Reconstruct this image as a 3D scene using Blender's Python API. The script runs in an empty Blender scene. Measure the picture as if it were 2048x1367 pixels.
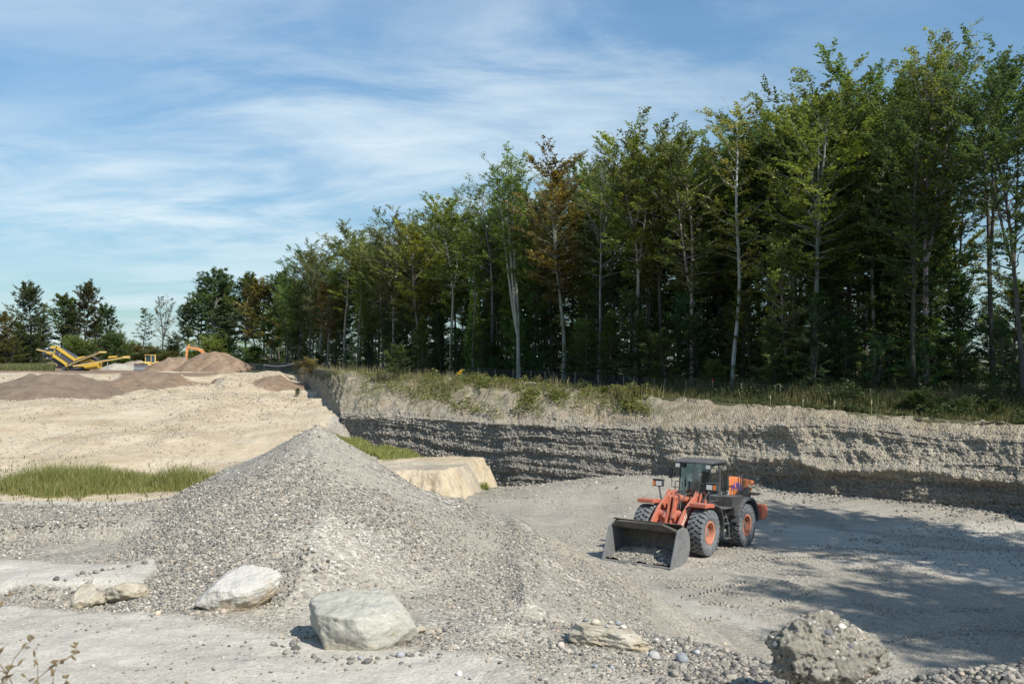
import bpy, bmesh, math, random
import numpy as np
from mathutils import Vector, Matrix
R = math.radians
C = bpy.context.scene.collection
scene = bpy.context.scene

# ---------------------------------------------------------------- camera
F = 1990.0                      # focal length in pixels of the 2048 wide photograph
CAMZ = 7.0
TILT = math.atan((715 - 683.5) / F)
cam_d = bpy.data.cameras.new('camera')
cam = bpy.data.objects.new('camera', cam_d)
C.objects.link(cam)
cam_d.sensor_width = 36.0
cam_d.lens = F / 2048 * 36.0
cam_d.clip_start = 0.1
cam_d.clip_end = 6000
cam_d.dof.use_dof = True
cam_d.dof.focus_distance = 25.0
cam_d.dof.aperture_fstop = 9.0
cam.location = (0, 0, CAMZ)
cam.rotation_euler = (math.pi / 2 + TILT, 0, 0)
scene.camera = cam

# ---------------------------------------------------------------- sky, sun, exposure
SUN_AZ, SUN_EL = R(138), R(44)      # azimuth clockwise from the view direction (+Y)
world = bpy.data.worlds.new('World')
scene.world = world
world.use_nodes = True
def build_world():
    nt = world.node_tree
    nt.nodes.clear()
    N, L = nt.nodes.new, nt.links.new
    out = N('ShaderNodeOutputWorld')
    bg = N('ShaderNodeBackground')
    bg.inputs['Strength'].default_value = 0.096
    sky = N('ShaderNodeTexSky')
    sky.sky_type = 'NISHITA'
    sky.sun_disc = False
    sky.sun_elevation = SUN_EL
    sky.sun_rotation = SUN_AZ
    sky.altitude = 400
    sky.air_density = 1.0
    sky.dust_density = 0.6
    sky.ozone_density = 2.2
    tc = N('ShaderNodeTexCoord')
    sep = N('ShaderNodeSeparateXYZ')
    L(tc.outputs['Generated'], sep.inputs[0])
    mz = N('ShaderNodeMath'); mz.operation = 'MAXIMUM'
    L(sep.outputs['Z'], mz.inputs[0]); mz.inputs[1].default_value = 0.0
    az = N('ShaderNodeMath'); az.operation = 'ADD'
    L(mz.outputs[0], az.inputs[0]); az.inputs[1].default_value = 0.16
    dx = N('ShaderNodeMath'); dx.operation = 'DIVIDE'
    dy = N('ShaderNodeMath'); dy.operation = 'DIVIDE'
    L(sep.outputs['X'], dx.inputs[0]); L(az.outputs[0], dx.inputs[1])
    L(sep.outputs['Y'], dy.inputs[0]); L(az.outputs[0], dy.inputs[1])
    cmb = N('ShaderNodeCombineXYZ')
    L(dx.outputs[0], cmb.inputs[0]); L(dy.outputs[0], cmb.inputs[1])
    def layer(scale, rot, loc, det, rough, dist, stretch):
        mp = N('ShaderNodeMapping')
        mp.inputs['Rotation'].default_value = (0, 0, R(rot))
        mp.inputs['Location'].default_value = loc
        mp.inputs['Scale'].default_value = (scale, scale * stretch, 1)
        L(cmb.outputs[0], mp.inputs[0])
        nz = N('ShaderNodeTexNoise')
        nz.inputs['Scale'].default_value = 1.0
        nz.inputs['Detail'].default_value = det
        nz.inputs['Roughness'].default_value = rough
        nz.inputs['Distortion'].default_value = dist * 0.45
        L(mp.outputs[0], nz.inputs['Vector'])
        return nz.outputs['Fac']
    def ramp(src, a, b, top=1.0):
        mr = N('ShaderNodeMapRange'); mr.interpolation_type = 'SMOOTHSTEP'
        mr.inputs['From Min'].default_value = a; mr.inputs['From Max'].default_value = b
        mr.inputs['To Max'].default_value = top
        L(src, mr.inputs['Value'])
        return mr.outputs[0]
    big = ramp(layer(0.42, 14, (2.6, 0.4, 0), 3, 0.5, 0.4, 1.0), 0.36, 0.64)
    wisp = ramp(layer(1.1, 18, (0.3, 5.1, 0), 8, 0.62, 1.1, 1.7), 0.34, 0.64)
    fine = ramp(layer(3.2, 24, (4.0, 1.3, 0), 7, 0.65, 0.8, 2.2), 0.30, 0.75)
    m1 = N('ShaderNodeMath'); m1.operation = 'MULTIPLY'; L(big, m1.inputs[0]); L(wisp, m1.inputs[1])
    ff = N('ShaderNodeMath'); ff.operation = 'MULTIPLY_ADD'; L(fine, ff.inputs[0]); ff.inputs[1].default_value = 0.4; ff.inputs[2].default_value = 0.72
    m2 = N('ShaderNodeMath'); m2.operation = 'MULTIPLY'; L(m1.outputs[0], m2.inputs[0]); L(ff.outputs[0], m2.inputs[1])
    # thin veil low over the horizon and towards the left
    hz = N('ShaderNodeMapRange'); hz.inputs['From Min'].default_value = 0.0; hz.inputs['From Max'].default_value = 0.3
    hz.inputs['To Min'].default_value = 0.24; hz.inputs['To Max'].default_value = 0.05
    L(sep.outputs['Z'], hz.inputs['Value'])
    lf = N('ShaderNodeMapRange'); lf.inputs['From Min'].default_value = -0.5; lf.inputs['From Max'].default_value = 0.4
    lf.inputs['To Min'].default_value = 1.0; lf.inputs['To Max'].default_value = 0.34
    L(sep.outputs['X'], lf.inputs['Value'])
    m3 = N('ShaderNodeMath'); m3.operation = 'MULTIPLY'; L(m2.outputs[0], m3.inputs[0]); L(lf.outputs[0], m3.inputs[1])
    add = N('ShaderNodeMath'); add.operation = 'ADD'; add.use_clamp = True
    L(m3.outputs[0], add.inputs[0]); L(hz.outputs[0], add.inputs[1])
    fac = N('ShaderNodeMath'); fac.operation = 'MULTIPLY'; L(add.outputs[0], fac.inputs[0]); fac.inputs[1].default_value = 0.92
    mix = N('ShaderNodeMix'); mix.data_type = 'RGBA'
    L(fac.outputs[0], mix.inputs['Factor'])
    tn = N('ShaderNodeMix'); tn.data_type = 'RGBA'; tn.blend_type = 'MULTIPLY'; tn.inputs['Factor'].default_value = 1.0
    L(sky.outputs[0], tn.inputs['A']); tn.inputs['B'].default_value = (0.70, 0.96, 1.03, 1)
    hm = N('ShaderNodeMapRange'); hm.inputs['From Min'].default_value = 0.0; hm.inputs['From Max'].default_value = 0.32
    hm.inputs['To Min'].default_value = 0.56; hm.inputs['To Max'].default_value = 1.0
    L(sep.outputs['Z'], hm.inputs['Value'])
    tv = N('ShaderNodeVectorMath'); tv.operation = 'SCALE'
    L(tn.outputs['Result'], tv.inputs[0]); L(hm.outputs[0], tv.inputs['Scale'])
    L(tv.outputs[0], mix.inputs['A'])
    mix.inputs['B'].default_value = (5.7, 6.6, 7.1, 1)
    L(mix.outputs['Result'], bg.inputs['Color'])
    L(bg.outputs[0], out.inputs['Surface'])
build_world()

sun_d = bpy.data.lights.new('sun', 'SUN')
sun_d.energy = 4.2
sun_d.angle = R(0.53)
sun_d.color = (1.0, 0.94, 0.85)
sun = bpy.data.objects.new('sun', sun_d)
C.objects.link(sun)
to_sun = Vector((math.sin(SUN_AZ) * math.cos(SUN_EL), math.cos(SUN_AZ) * math.cos(SUN_EL), math.sin(SUN_EL)))
sun.rotation_euler = (-to_sun).to_track_quat('-Z', 'Y').to_euler()
sun.location = (30, -10, 40)
scene.view_settings.view_transform = 'Standard'
scene.view_settings.look = 'None'
scene.view_settings.exposure = 0.54
scene.view_settings.gamma = 1.0
scene.cycles.max_bounces = 5
scene.cycles.diffuse_bounces = 3
scene.cycles.glossy_bounces = 3
scene.cycles.transmission_bounces = 5
scene.cycles.transparent_max_bounces = 8

# ---------------------------------------------------------------- helpers
ct, st = math.cos(TILT), math.sin(TILT)
def at(px, py, d):
    """world point seen at pixel (px, py) of the 2048x1367 photograph, d metres ahead of the camera"""
    u, v = (px - 1024) / F, (683.5 - py) / F
    dy, dz = ct - v * st, st + v * ct
    k = d / dy
    return np.array((u * k, d, CAMZ + dz * k))
def pix_x(px, d):
    return (px - 1024) / F * d

def _h(ix, iy, iz):
    n = (ix * 374761393 + iy * 668265263 + iz * 2147483647 * 3 + 1274126177) & 0xFFFFFFFF
    n = ((n ^ (n >> 13)) * 1274126177) & 0xFFFFFFFF
    n = ((n ^ (n >> 16)) * 2246822519) & 0xFFFFFFFF
    return ((n ^ (n >> 15)) & 0xFFFFFF) / float(0xFFFFFF)
def vnoise(x, y, z=0.0):
    x, y, z = np.broadcast_arrays(np.asarray(x, float), np.asarray(y, float), np.asarray(z, float))
    xi, yi, zi = np.floor(x).astype(np.int64), np.floor(y).astype(np.int64), np.floor(z).astype(np.int64)
    fx, fy, fz = x - xi, y - yi, z - zi
    fx, fy, fz = [f * f * f * (f * (f * 6 - 15) + 10) for f in (fx, fy, fz)]
    r = 0
    for a in (0, 1):
        wx = fx if a else 1 - fx
        for b in (0, 1):
            wy = fy if b else 1 - fy
            for c in (0, 1):
                wz = fz if c else 1 - fz
                r = r + wx * wy * wz * _h(xi + a, yi + b, zi + c)
    return r * 2 - 1
def fbm(x, y, z=0.0, oct=4, gain=0.5, lac=2.03):
    s, a = 0, 1.0
    for i in range(oct):
        s = s + a * vnoise(np.asarray(x) + 17.3 * i, np.asarray(y) - 9.1 * i, np.asarray(z) + 5.7 * i)
        x, y, z = np.asarray(x) * lac, np.asarray(y) * lac, np.asarray(z) * lac
        a *= gain
    return s
def sstep(a, b, x):
    t = np.clip((np.asarray(x, float) - a) / (b - a), 0, 1)
    return t * t * (3 - 2 * t)
def smax(a, b, k):
    h = np.clip(0.5 + 0.5 * (a - b) / k, 0, 1)
    return b + (a - b) * h + k * h * (1 - h)

def link(o, parent=None):
    C.objects.link(o)
    if parent is not None:
        o.parent = parent
    return o
def mesh_np(name, V, Fq, mat=None, parent=None, smooth=False, attrs=None, tri=False):
    """fast mesh from arrays; Fq is (n,4) or (n,3); attrs = {name: (domain, type, flat array)}"""
    V = np.asarray(V, np.float32).reshape(-1, 3)
    Fq = np.asarray(Fq, np.int32)
    me = bpy.data.meshes.new(name)
    n, k = Fq.shape
    me.vertices.add(len(V)); me.vertices.foreach_set('co', V.ravel())
    me.loops.add(n * k); me.loops.foreach_set('vertex_index', Fq.ravel())
    me.polygons.add(n)
    me.polygons.foreach_set('loop_start', np.arange(0, n * k, k, dtype=np.int32))
    me.polygons.foreach_set('loop_total', np.full(n, k, np.int32))
    if smooth:
        me.polygons.foreach_set('use_smooth', np.ones(n, bool))
    me.update(calc_edges=True)
    for an, (dom, typ, arr) in (attrs or {}).items():
        a = me.attributes.new(an, typ, dom)
        key = 'color' if typ == 'FLOAT_COLOR' else ('vector' if typ == 'FLOAT_VECTOR' else 'value')
        a.data.foreach_set(key, np.asarray(arr, np.float32).ravel())
    if mat: me.materials.append(mat)
    return link(bpy.data.objects.new(name, me), parent)
def grid_faces(nr, nc):
    i = np.arange((nr - 1) * nc).reshape(nr - 1, nc)[:, :-1].ravel()
    return np.stack([i, i + 1, i + nc + 1, i + nc], 1)
def tag(o, label, cat, group=None, kind=None):
    o['label'] = label
    o['category'] = cat
    if group: o['group'] = group
    if kind: o['kind'] = kind
    return o
def empty(name, loc=(0, 0, 0), rot=(0, 0, 0)):
    o = bpy.data.objects.new(name, None)
    o.empty_display_size = 0.3
    o.location = loc; o.rotation_euler = rot
    return link(o)
def copy_tree(o, parent=None):
    c = o.copy(); link(c, parent)
    for ch in list(o.children):
        copy_tree(ch, c)
    return c

class MB:
    """collects simple shapes and links them as one mesh object"""
    def __init__(s): s.v, s.f = [], []
    def add(s, vs, fs):
        b = len(s.v)
        s.v += [tuple(map(float, p)) for p in vs]
        s.f += [tuple(b + i for i in f) for f in fs]
    def box(s, c, size, rot=None, taper=1.0):
        x, y, z = [q / 2 for q in size]
        P = [Vector((i * x * (taper if k > 0 else 1), j * y * (taper if k > 0 else 1), k * z)) for k in (-1, 1) for j in (-1, 1) for i in (-1, 1)]
        if rot is not None: P = [rot @ p for p in P]
        c = Vector(c)
        s.add([p + c for p in P], [(0, 2, 3, 1), (4, 5, 7, 6), (0, 1, 5, 4), (2, 6, 7, 3), (0, 4, 6, 2), (1, 3, 7, 5)])
    def prism(s, poly, y0, y1):
        """polygon in (x, z) extruded along y"""
        n = len(poly)
        s.add([(p[0], y0, p[1]) for p in poly] + [(p[0], y1, p[1]) for p in poly],
              [tuple(range(n)), tuple(range(2 * n - 1, n - 1, -1))] + [(i, i + n, (i + 1) % n + n, (i + 1) % n) for i in range(n)])
    def tube(s, pts, r, n=8, caps=True):
        pts = [Vector(p) for p in pts]
        rr = r if isinstance(r, (list, tuple, np.ndarray)) else [r] * len(pts)
        vs, fs = [], []
        up = Vector((0, 0, 1))
        for i, p in enumerate(pts):
            t = (pts[min(i + 1, len(pts) - 1)] - pts[max(i - 1, 0)]).normalized()
            a = t.cross(up if abs(t.z) < 0.95 else Vector((1, 0, 0))).normalized()
            b = t.cross(a).normalized()
            for k in range(n):
                w = 2 * math.pi * k / n
                vs.append(p + (a * math.cos(w) + b * math.sin(w)) * rr[i])
        for i in range(len(pts) - 1):
            for k in range(n):
                k2 = (k + 1) % n
                fs.append((i * n + k, i * n + k2, (i + 1) * n + k2, (i + 1) * n + k))
        if caps:
            fs.append(tuple(range(n - 1, -1, -1)))
            fs.append(tuple((len(pts) - 1) * n + k for k in range(n)))
        s.add(vs, fs)
    def cyl(s, a, b, r, n=16, r2=None): s.tube([a, b], [r, r if r2 is None else r2], n)
    def lathe_y(s, prof, n=40, c=(0, 0, 0), closed=False):
        """profile of (y, radius) turned about the y axis"""
        vs, fs = [], []
        m = len(prof)
        for k in range(n):
            w = 2 * math.pi * k / n
            for (y, r) in prof:
                vs.append((c[0] + r * math.cos(w), c[1] + y, c[2] + r * math.sin(w)))
        for k in range(n):
            k2 = (k + 1) % n
            for i in range(m if closed else m - 1):
                i2 = (i + 1) % m
                fs.append((k * m + i, k * m + i2, k2 * m + i2, k2 * m + i))
        s.add(vs, fs)
    def sheet(s, A, B):
        """strip of quads between two point lists"""
        n = len(A)
        s.add(list(A) + list(B), [(i, i + 1, n + i + 1, n + i) for i in range(n - 1)])
    def build(s, name, mat, parent=None, bevel=0.0, smooth=False, seg=2, solid=0.0):
        me = bpy.data.meshes.new(name)
        me.from_pydata(s.v, [], s.f)
        me.update()
        bm = bmesh.new(); bm.from_mesh(me)
        bmesh.ops.recalc_face_normals(bm, faces=bm.faces)
        bm.to_mesh(me); bm.free()
        me.materials.append(mat)
        if smooth:
            for p in me.polygons: p.use_smooth = True
        o = link(bpy.data.objects.new(name, me), parent)
        if solid:
            m = o.modifiers.new('solid', 'SOLIDIFY'); m.thickness = solid; m.offset = 0
        if bevel:
            m = o.modifiers.new('bevel', 'BEVEL'); m.width = bevel; m.segments = seg; m.limit_method = 'ANGLE'; m.angle_limit = R(40)
        if smooth:
            m = o.modifiers.new('wn', 'WEIGHTED_NORMAL'); m.keep_sharp = False
            for e in me.edges: pass
        return o

# ---------------------------------------------------------------- materials
def new_mat(name):
    m = bpy.data.materials.new(name); m.use_nodes = True
    nt = m.node_tree
    b = nt.nodes['Principled BSDF']
    return m, nt, b
def nod(nt, typ, **kw):
    n = nt.nodes.new(typ)
    for k, v in kw.items():
        if k in n.inputs: n.inputs[k].default_value = v
        else: setattr(n, k, v)
    return n
def ramp_node(nt, src, stops, interp='LINEAR'):
    r = nt.nodes.new('ShaderNodeValToRGB')
    r.color_ramp.interpolation = interp
    e = r.color_ramp.elements
    while len(e) < len(stops): e.new(0.5)
    for i, (p, c) in enumerate(stops):
        e[i].position = p
        e[i].color = (c[0], c[1], c[2], 1) if not isinstance(c, (int, float)) else (c, c, c, 1)
    nt.links.new(src, r.inputs[0])
    return r.outputs[0]
def mixc(nt, fac, a, b, blend='MIX'):
    m = nt.nodes.new('ShaderNodeMix'); m.data_type = 'RGBA'; m.blend_type = blend
    for key, val in (('Factor', fac), ('A', a), ('B', b)):
        if isinstance(val, bpy.types.NodeSocket): nt.links.new(val, m.inputs[key])
        elif key == 'Factor': m.inputs[key].default_value = val
        else: m.inputs[key].default_value = (val[0], val[1], val[2], 1)
    return m.outputs['Result']
def mathn(nt, op, a, b=0.0, c=0.0, clamp=False):
    m = nt.nodes.new('ShaderNodeMath'); m.operation = op; m.use_clamp = clamp
    for i, val in enumerate((a, b, c)):
        if isinstance(val, bpy.types.NodeSocket): nt.links.new(val, m.inputs[i])
        else: m.inputs[i].default_value = val
    return m.outputs[0]
def objcoord(nt, scale=(1, 1, 1), rot=(0, 0, 0)):
    g = nt.nodes.new('ShaderNodeTexCoord')
    mp = nt.nodes.new('ShaderNodeMapping')
    mp.inputs['Scale'].default_value = scale
    mp.inputs['Rotation'].default_value = rot
    nt.links.new(g.outputs['Object'], mp.inputs[0])
    return mp.outputs[0]
def noise(nt, vec, scale, detail=4, rough=0.55, dist=0.0):
    n = nod(nt, 'ShaderNodeTexNoise', Scale=scale, Detail=detail, Roughness=rough, Distortion=dist)
    nt.links.new(vec, n.inputs['Vector'])
    return n.outputs['Fac']
def voro(nt, vec, scale, out='Distance', feature='F1', rand=1.0):
    n = nt.nodes.new('ShaderNodeTexVoronoi'); n.feature = feature
    n.inputs['Scale'].default_value = scale
    n.inputs['Randomness'].default_value = rand
    nt.links.new(vec, n.inputs['Vector'])
    return n.outputs[out]
def bump(nt, h, strength, dist, normal=None):
    b = nt.nodes.new('ShaderNodeBump')
    b.inputs['Strength'].default_value = strength
    b.inputs['Distance'].default_value = dist
    nt.links.new(h, b.inputs['Height'])
    if normal is not None: nt.links.new(normal, b.inputs['Normal'])
    return b.outputs[0]

STONE_STOPS = [(0.0, (0.065, 0.064, 0.061)), (0.2, (0.155, 0.15, 0.138)), (0.42, (0.26, 0.248, 0.217)), (0.62, (0.36, 0.332, 0.28)),
               (0.76, (0.40, 0.33, 0.255)), (0.88, (0.52, 0.495, 0.44)), (1.0, (0.70, 0.67, 0.61))]
def stone_colour(nt, colsock):
    sp = nt.nodes.new('ShaderNodeSeparateColor')
    nt.links.new(colsock, sp.inputs[0])
    return ramp_node(nt, sp.outputs[0], STONE_STOPS)

def mat_ground():
    """one ground: gravel, sand, brown soil, packed track, blended by the mesh colour 'mask'"""
    m, nt, b = new_mat('ground')
    v = objcoord(nt)
    at_ = nt.nodes.new('ShaderNodeAttribute'); at_.attribute_name = 'mask'
    sp = nt.nodes.new('ShaderNodeSeparateColor'); nt.links.new(at_.outputs['Color'], sp.inputs[0])
    sandm, soilm, trackm = sp.outputs[0], sp.outputs[1], sp.outputs[2]
    wig = noise(nt, v, 1.7, 6, 0.65)
    def edge(s, lo=0.35, hi=0.65):
        a = mathn(nt, 'MULTIPLY_ADD', wig, 0.5, -0.25)
        t = mathn(nt, 'ADD', s, a)
        r = nt.nodes.new('ShaderNodeMapRange'); r.inputs['From Min'].default_value = lo; r.inputs['From Max'].default_value = hi
        nt.links.new(t, r.inputs['Value']); return r.outputs[0]
    # gravel
    c1 = stone_colour(nt, voro(nt, v, 22, 'Color'))
    c2 = stone_colour(nt, voro(nt, v, 55, 'Color'))
    pick = ramp_node(nt, noise(nt, v, 0.9, 5, 0.6), [(0.38, 0.0), (0.62, 1.0)])
    cg = mixc(nt, pick, c1, c2)
    fines = mixc(nt, noise(nt, v, 0.35, 4), (0.33, 0.306, 0.255), (0.46, 0.425, 0.345))
    finem = ramp_node(nt, noise(nt, v, 0.55, 7, 0.7), [(0.36, 0.12), (0.66, 0.66)])
    cg = mixc(nt, finem, cg, fines)
    tone = ramp_node(nt, noise(nt, v, 0.16, 7, 0.65), [(0.3, 0.74), (0.7, 1.16)])
    cg = mixc(nt, 1.0, cg, tone, 'MULTIPLY')
    # sand
    s1 = noise(nt, v, 0.25, 7, 0.65)
    cs = ramp_node(nt, s1, [(0.28, (0.36, 0.285, 0.19)), (0.5, (0.50, 0.42, 0.30)), (0.72, (0.60, 0.53, 0.41))])
    speck = ramp_node(nt, noise(nt, v, 3.2, 7, 0.8), [(0.30, 0.42), (0.44, 1.0)])
    cs = mixc(nt, 1.0, cs, speck, 'MULTIPLY')
    weeds = ramp_node(nt, mathn(nt, 'MULTIPLY', noise(nt, v, 0.5, 3), noise(nt, v, 5, 4, 0.7)), [(0.34, 0.0), (0.42, 0.6)])
    cs = mixc(nt, weeds, cs, (0.20, 0.20, 0.09))
    # soil
    so = noise(nt, v, 0.8, 8, 0.7)
    co = ramp_node(nt, so, [(0.3, (0.15, 0.105, 0.07)), (0.55, (0.26, 0.19, 0.135)), (0.75, (0.35, 0.27, 0.2))])
    # packed track
    vt = objcoord(nt, (0.5, 1.1, 1))
    tr = noise(nt, vt, 1.6, 9, 0.72)
    ctk = ramp_node(nt, tr, [(0.3, (0.37, 0.348, 0.30)), (0.5, (0.49, 0.465, 0.405)), (0.72, (0.60, 0.57, 0.50))])
    grit = mixc(nt, 0.22, ctk, c2)
    col = mixc(nt, edge(sandm), cg, cs)
    col = mixc(nt, edge(soilm), col, co)
    col = mixc(nt, edge(trackm), col, grit)
    nt.links.new(col, b.inputs['Base Color'])
    b.inputs['Roughness'].default_value = 0.95
    b.inputs['Specular IOR Level'].default_value = 0.15
    d1 = voro(nt, v, 22); d2 = voro(nt, v, 55)
    hh = mathn(nt, 'ADD', mathn(nt, 'MULTIPLY', mathn(nt, 'SUBTRACT', 1.0, d1), 0.022), mathn(nt, 'MULTIPLY', mathn(nt, 'SUBTRACT', 1.0, d2), 0.009))
    gm = mathn(nt, 'SUBTRACT', 1.0, mathn(nt, 'MAXIMUM', mathn(nt, 'MULTIPLY', trackm, 0.8), mathn(nt, 'MULTIPLY', sandm, 0.6)), clamp=True)
    hh = mathn(nt, 'MULTIPLY', hh, gm)
    lump = mathn(nt, 'ADD', mathn(nt, 'MULTIPLY', noise(nt, v, 1.6, 5, 0.55), 0.07), mathn(nt, 'MULTIPLY', noise(nt, v, 9.0, 6, 0.75), 0.028))
    lump = mathn(nt, 'ADD', lump, mathn(nt, 'MULTIPLY', mathn(nt, 'MULTIPLY', noise(nt, v, 0.7, 6, 0.7), sandm), 0.35))
    hh = mathn(nt, 'ADD', hh, lump)
    nt.links.new(bump(nt, hh, 0.9, 1.0), b.inputs['Normal'])
    return m
def mat_wall():
    """cut gravel face: level gravel strata with sandy seams, a darker set painting in shade"""
    m, nt, b = new_mat('gravel_face')
    v = objcoord(nt)
    at_ = nt.nodes.new('ShaderNodeAttribute'); at_.attribute_name = 'mask'
    sp = nt.nodes.new('ShaderNodeSeparateColor'); nt.links.new(at_.outputs['Color'], sp.inputs[0])
    shadem, soilm, slopem = sp.outputs[0], sp.outputs[1], sp.outputs[2]
    vs = objcoord(nt, (0.10, 0.10, 2.1))
    st_ = noise(nt, vs, 1.0, 6, 0.6, 0.5)
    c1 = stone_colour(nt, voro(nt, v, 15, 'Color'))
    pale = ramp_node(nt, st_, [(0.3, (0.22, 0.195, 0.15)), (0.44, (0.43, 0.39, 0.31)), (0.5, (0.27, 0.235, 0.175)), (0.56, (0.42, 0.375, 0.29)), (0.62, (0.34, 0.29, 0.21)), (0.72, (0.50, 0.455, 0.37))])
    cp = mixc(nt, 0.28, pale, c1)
    dark = ramp_node(nt, st_, [(0.32, (0.085, 0.08, 0.072)), (0.46, (0.16, 0.15, 0.132)), (0.53, (0.30, 0.275, 0.235)), (0.62, (0.13, 0.122, 0.108)), (0.75, (0.25, 0.23, 0.20))])  # darker gravel strata, toned down to paint in the shade on the face
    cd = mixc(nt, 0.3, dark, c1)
    soil = ramp_node(nt, noise(nt, v, 1.3, 7, 0.7), [(0.3, (0.24, 0.185, 0.115)), (0.5, (0.38, 0.32, 0.225)), (0.7, (0.48, 0.43, 0.34))])
    soil = mixc(nt, 0.22, soil, c1)
    wig = mathn(nt, 'MULTIPLY_ADD', noise(nt, objcoord(nt, (0.5, 0.5, 1.6)), 1.0, 6, 0.65), 0.7, -0.35)
    def edge(s):
        r = nt.nodes.new('ShaderNodeMapRange'); r.inputs['From Min'].default_value = 0.3; r.inputs['From Max'].default_value = 0.7
        nt.links.new(mathn(nt, 'ADD', s, wig), r.inputs['Value']); return r.outputs[0]
    col = mixc(nt, edge(shadem), cp, cd)
    col = mixc(nt, edge(soilm), col, soil)
    grn = ramp_node(nt, noise(nt, v, 0.9, 6, 0.7), [(0.45, 0.0), (0.6, 0.65)])
    col = mixc(nt, mathn(nt, 'MULTIPLY', grn, slopem), col, (0.115, 0.13, 0.05))
    nt.links.new(col, b.inputs['Base Color'])
    b.inputs['Roughness'].default_value = 0.95
    b.inputs['Specular IOR Level'].default_value = 0.12
    d1 = voro(nt, v, 11); d2 = voro(nt, v, 26)
    hh = mathn(nt, 'ADD', mathn(nt, 'MULTIPLY', mathn(nt, 'SUBTRACT', 1.0, d1), 0.09), mathn(nt, 'MULTIPLY', mathn(nt, 'SUBTRACT', 1.0, d2), 0.03))
    hh = mathn(nt, 'ADD', hh, mathn(nt, 'MULTIPLY', noise(nt, v, 3.0, 8, 0.7), 0.12))
    nt.links.new(bump(nt, hh, 1.0, 1.0), b.inputs['Normal'])
    return m
def mat_simple(name, col, rough=0.6, metal=0.0, spec=0.4, var=0.0, vscale=6.0, col2=None, bmp=0.0, bscale=30.0, dust=0.0):
    m, nt, b = new_mat(name)
    b.inputs['Roughness'].default_value = rough
    b.inputs['Metallic'].default_value = metal
    b.inputs['Specular IOR Level'].default_value = spec
    b.inputs['Base Color'].default_value = (*col, 1)
    if col2 is not None:
        v = objcoord(nt)
        f = ramp_node(nt, noise(nt, v, vscale, 7, 0.68), [(0.5 - 0.2, 0.0), (0.5 + 0.2, 1.0)])
        f = mathn(nt, 'MULTIPLY', f, var or 1.0)
        c_ = mixc(nt, f, col, col2)
        if dust:
            # dry dust lying on flat tops and splashed in patches
            ge = nt.nodes.new('ShaderNodeNewGeometry'); sx = nt.nodes.new('ShaderNodeSeparateXYZ'); nt.links.new(ge.outputs['Normal'], sx.inputs[0])
            up_ = mathn(nt, 'MULTIPLY', mathn(nt, 'MAXIMUM', sx.outputs[2], 0.0), 0.55)
            sp_ = ramp_node(nt, noise(nt, v, 5.5, 9, 0.75), [(0.42, 0.0), (0.68, 1.0)])
            dd = mathn(nt, 'MULTIPLY', mathn(nt, 'ADD', up_, mathn(nt, 'MULTIPLY', sp_, 0.6)), dust, clamp=True)
            c_ = mixc(nt, dd, c_, (0.36, 0.325, 0.265))
        nt.links.new(c_, b.inputs['Base Color'])
        nt.links.new(mathn(nt, 'MULTIPLY_ADD', f, 0.25, rough - 0.1), b.inputs['Roughness'])
    if bmp:
        nt.links.new(bump(nt, noise(nt, objcoord(nt), bscale, 6, 0.65), 0.6, bmp), b.inputs['Normal'])
    return m
def mat_leaf():
    m, nt, b = new_mat('leaves')
    nt.nodes.remove(b)
    out = nt.nodes['Material Output']
    oi = nt.nodes.new('ShaderNodeObjectInfo')
    at_ = nt.nodes.new('ShaderNodeAttribute'); at_.attribute_name = 'tint'
    c = mixc(nt, 1.0, oi.outputs['Color'], at_.outputs['Color'], 'MULTIPLY')
    c = mixc(nt, 1.0, c, (1.22, 1.22, 1.22), 'MULTIPLY')
    d = nod(nt, 'ShaderNodeBsdfPrincipled', Roughness=0.55)
    d.inputs['Specular IOR Level'].default_value = 0.3
    t = nt.nodes.new('ShaderNodeBsdfTranslucent')
    ct_ = mixc(nt, 1.0, c, (1.0, 1.05, 0.55), 'MULTIPLY')
    nt.links.new(c, d.inputs['Base Color']); nt.links.new(ct_, t.inputs['Color'])
    mx = nod(nt, 'ShaderNodeMixShader'); mx.inputs[0].default_value = 0.48
    nt.links.new(d.outputs[0], mx.inputs[1]); nt.links.new(t.outputs[0], mx.inputs[2])
    nt.links.new(mx.outputs[0], out.inputs['Surface'])
    return m
def mat_bark():
    m, nt, b = new_mat('bark')
    v = objcoord(nt, (1, 1, 0.22))
    oi = nt.nodes.new('ShaderNodeObjectInfo')
    f = noise(nt, v, 7, 7, 0.7)
    g = ramp_node(nt, f, [(0.3, 0.45), (0.5, 0.9), (0.7, 1.25)])
    c = mixc(nt, 1.0, oi.outputs['Color'], g, 'MULTIPLY')
    moss = ramp_node(nt, noise(nt, objcoord(nt), 0.7, 5, 0.6), [(0.5, 0.0), (0.68, 0.6)])
    c = mixc(nt, moss, c, (0.07, 0.075, 0.045))
    nt.links.new(c, b.inputs['Base Color'])
    b.inputs['Roughness'].default_value = 0.9
    nt.links.new(bump(nt, f, 0.7, 0.03), b.inputs['Normal'])
    return m
def mat_pebble():
    m, nt, b = new_mat('pebble')
    at_ = nt.nodes.new('ShaderNodeAttribute'); at_.attribute_name = 'tint'; at_.attribute_type = 'INSTANCER'
    c = ramp_node(nt, at_.outputs['Fac'], STONE_STOPS)
    v = objcoord(nt)
    g = ramp_node(nt, noise(nt, v, 3, 6, 0.7), [(0.3, 0.78), (0.7, 1.15)])
    nt.links.new(mixc(nt, 1.0, c, g, 'MULTIPLY'), b.inputs['Base Color'])
    b.inputs['Roughness'].default_value = 0.8
    b.inputs['Specular IOR Level'].default_value = 0.25
    return m
M_GROUND, M_WALL, M_LEAF, M_BARK, M_PEBBLE = mat_ground(), mat_wall(), mat_leaf(), mat_bark(), mat_pebble()
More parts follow.
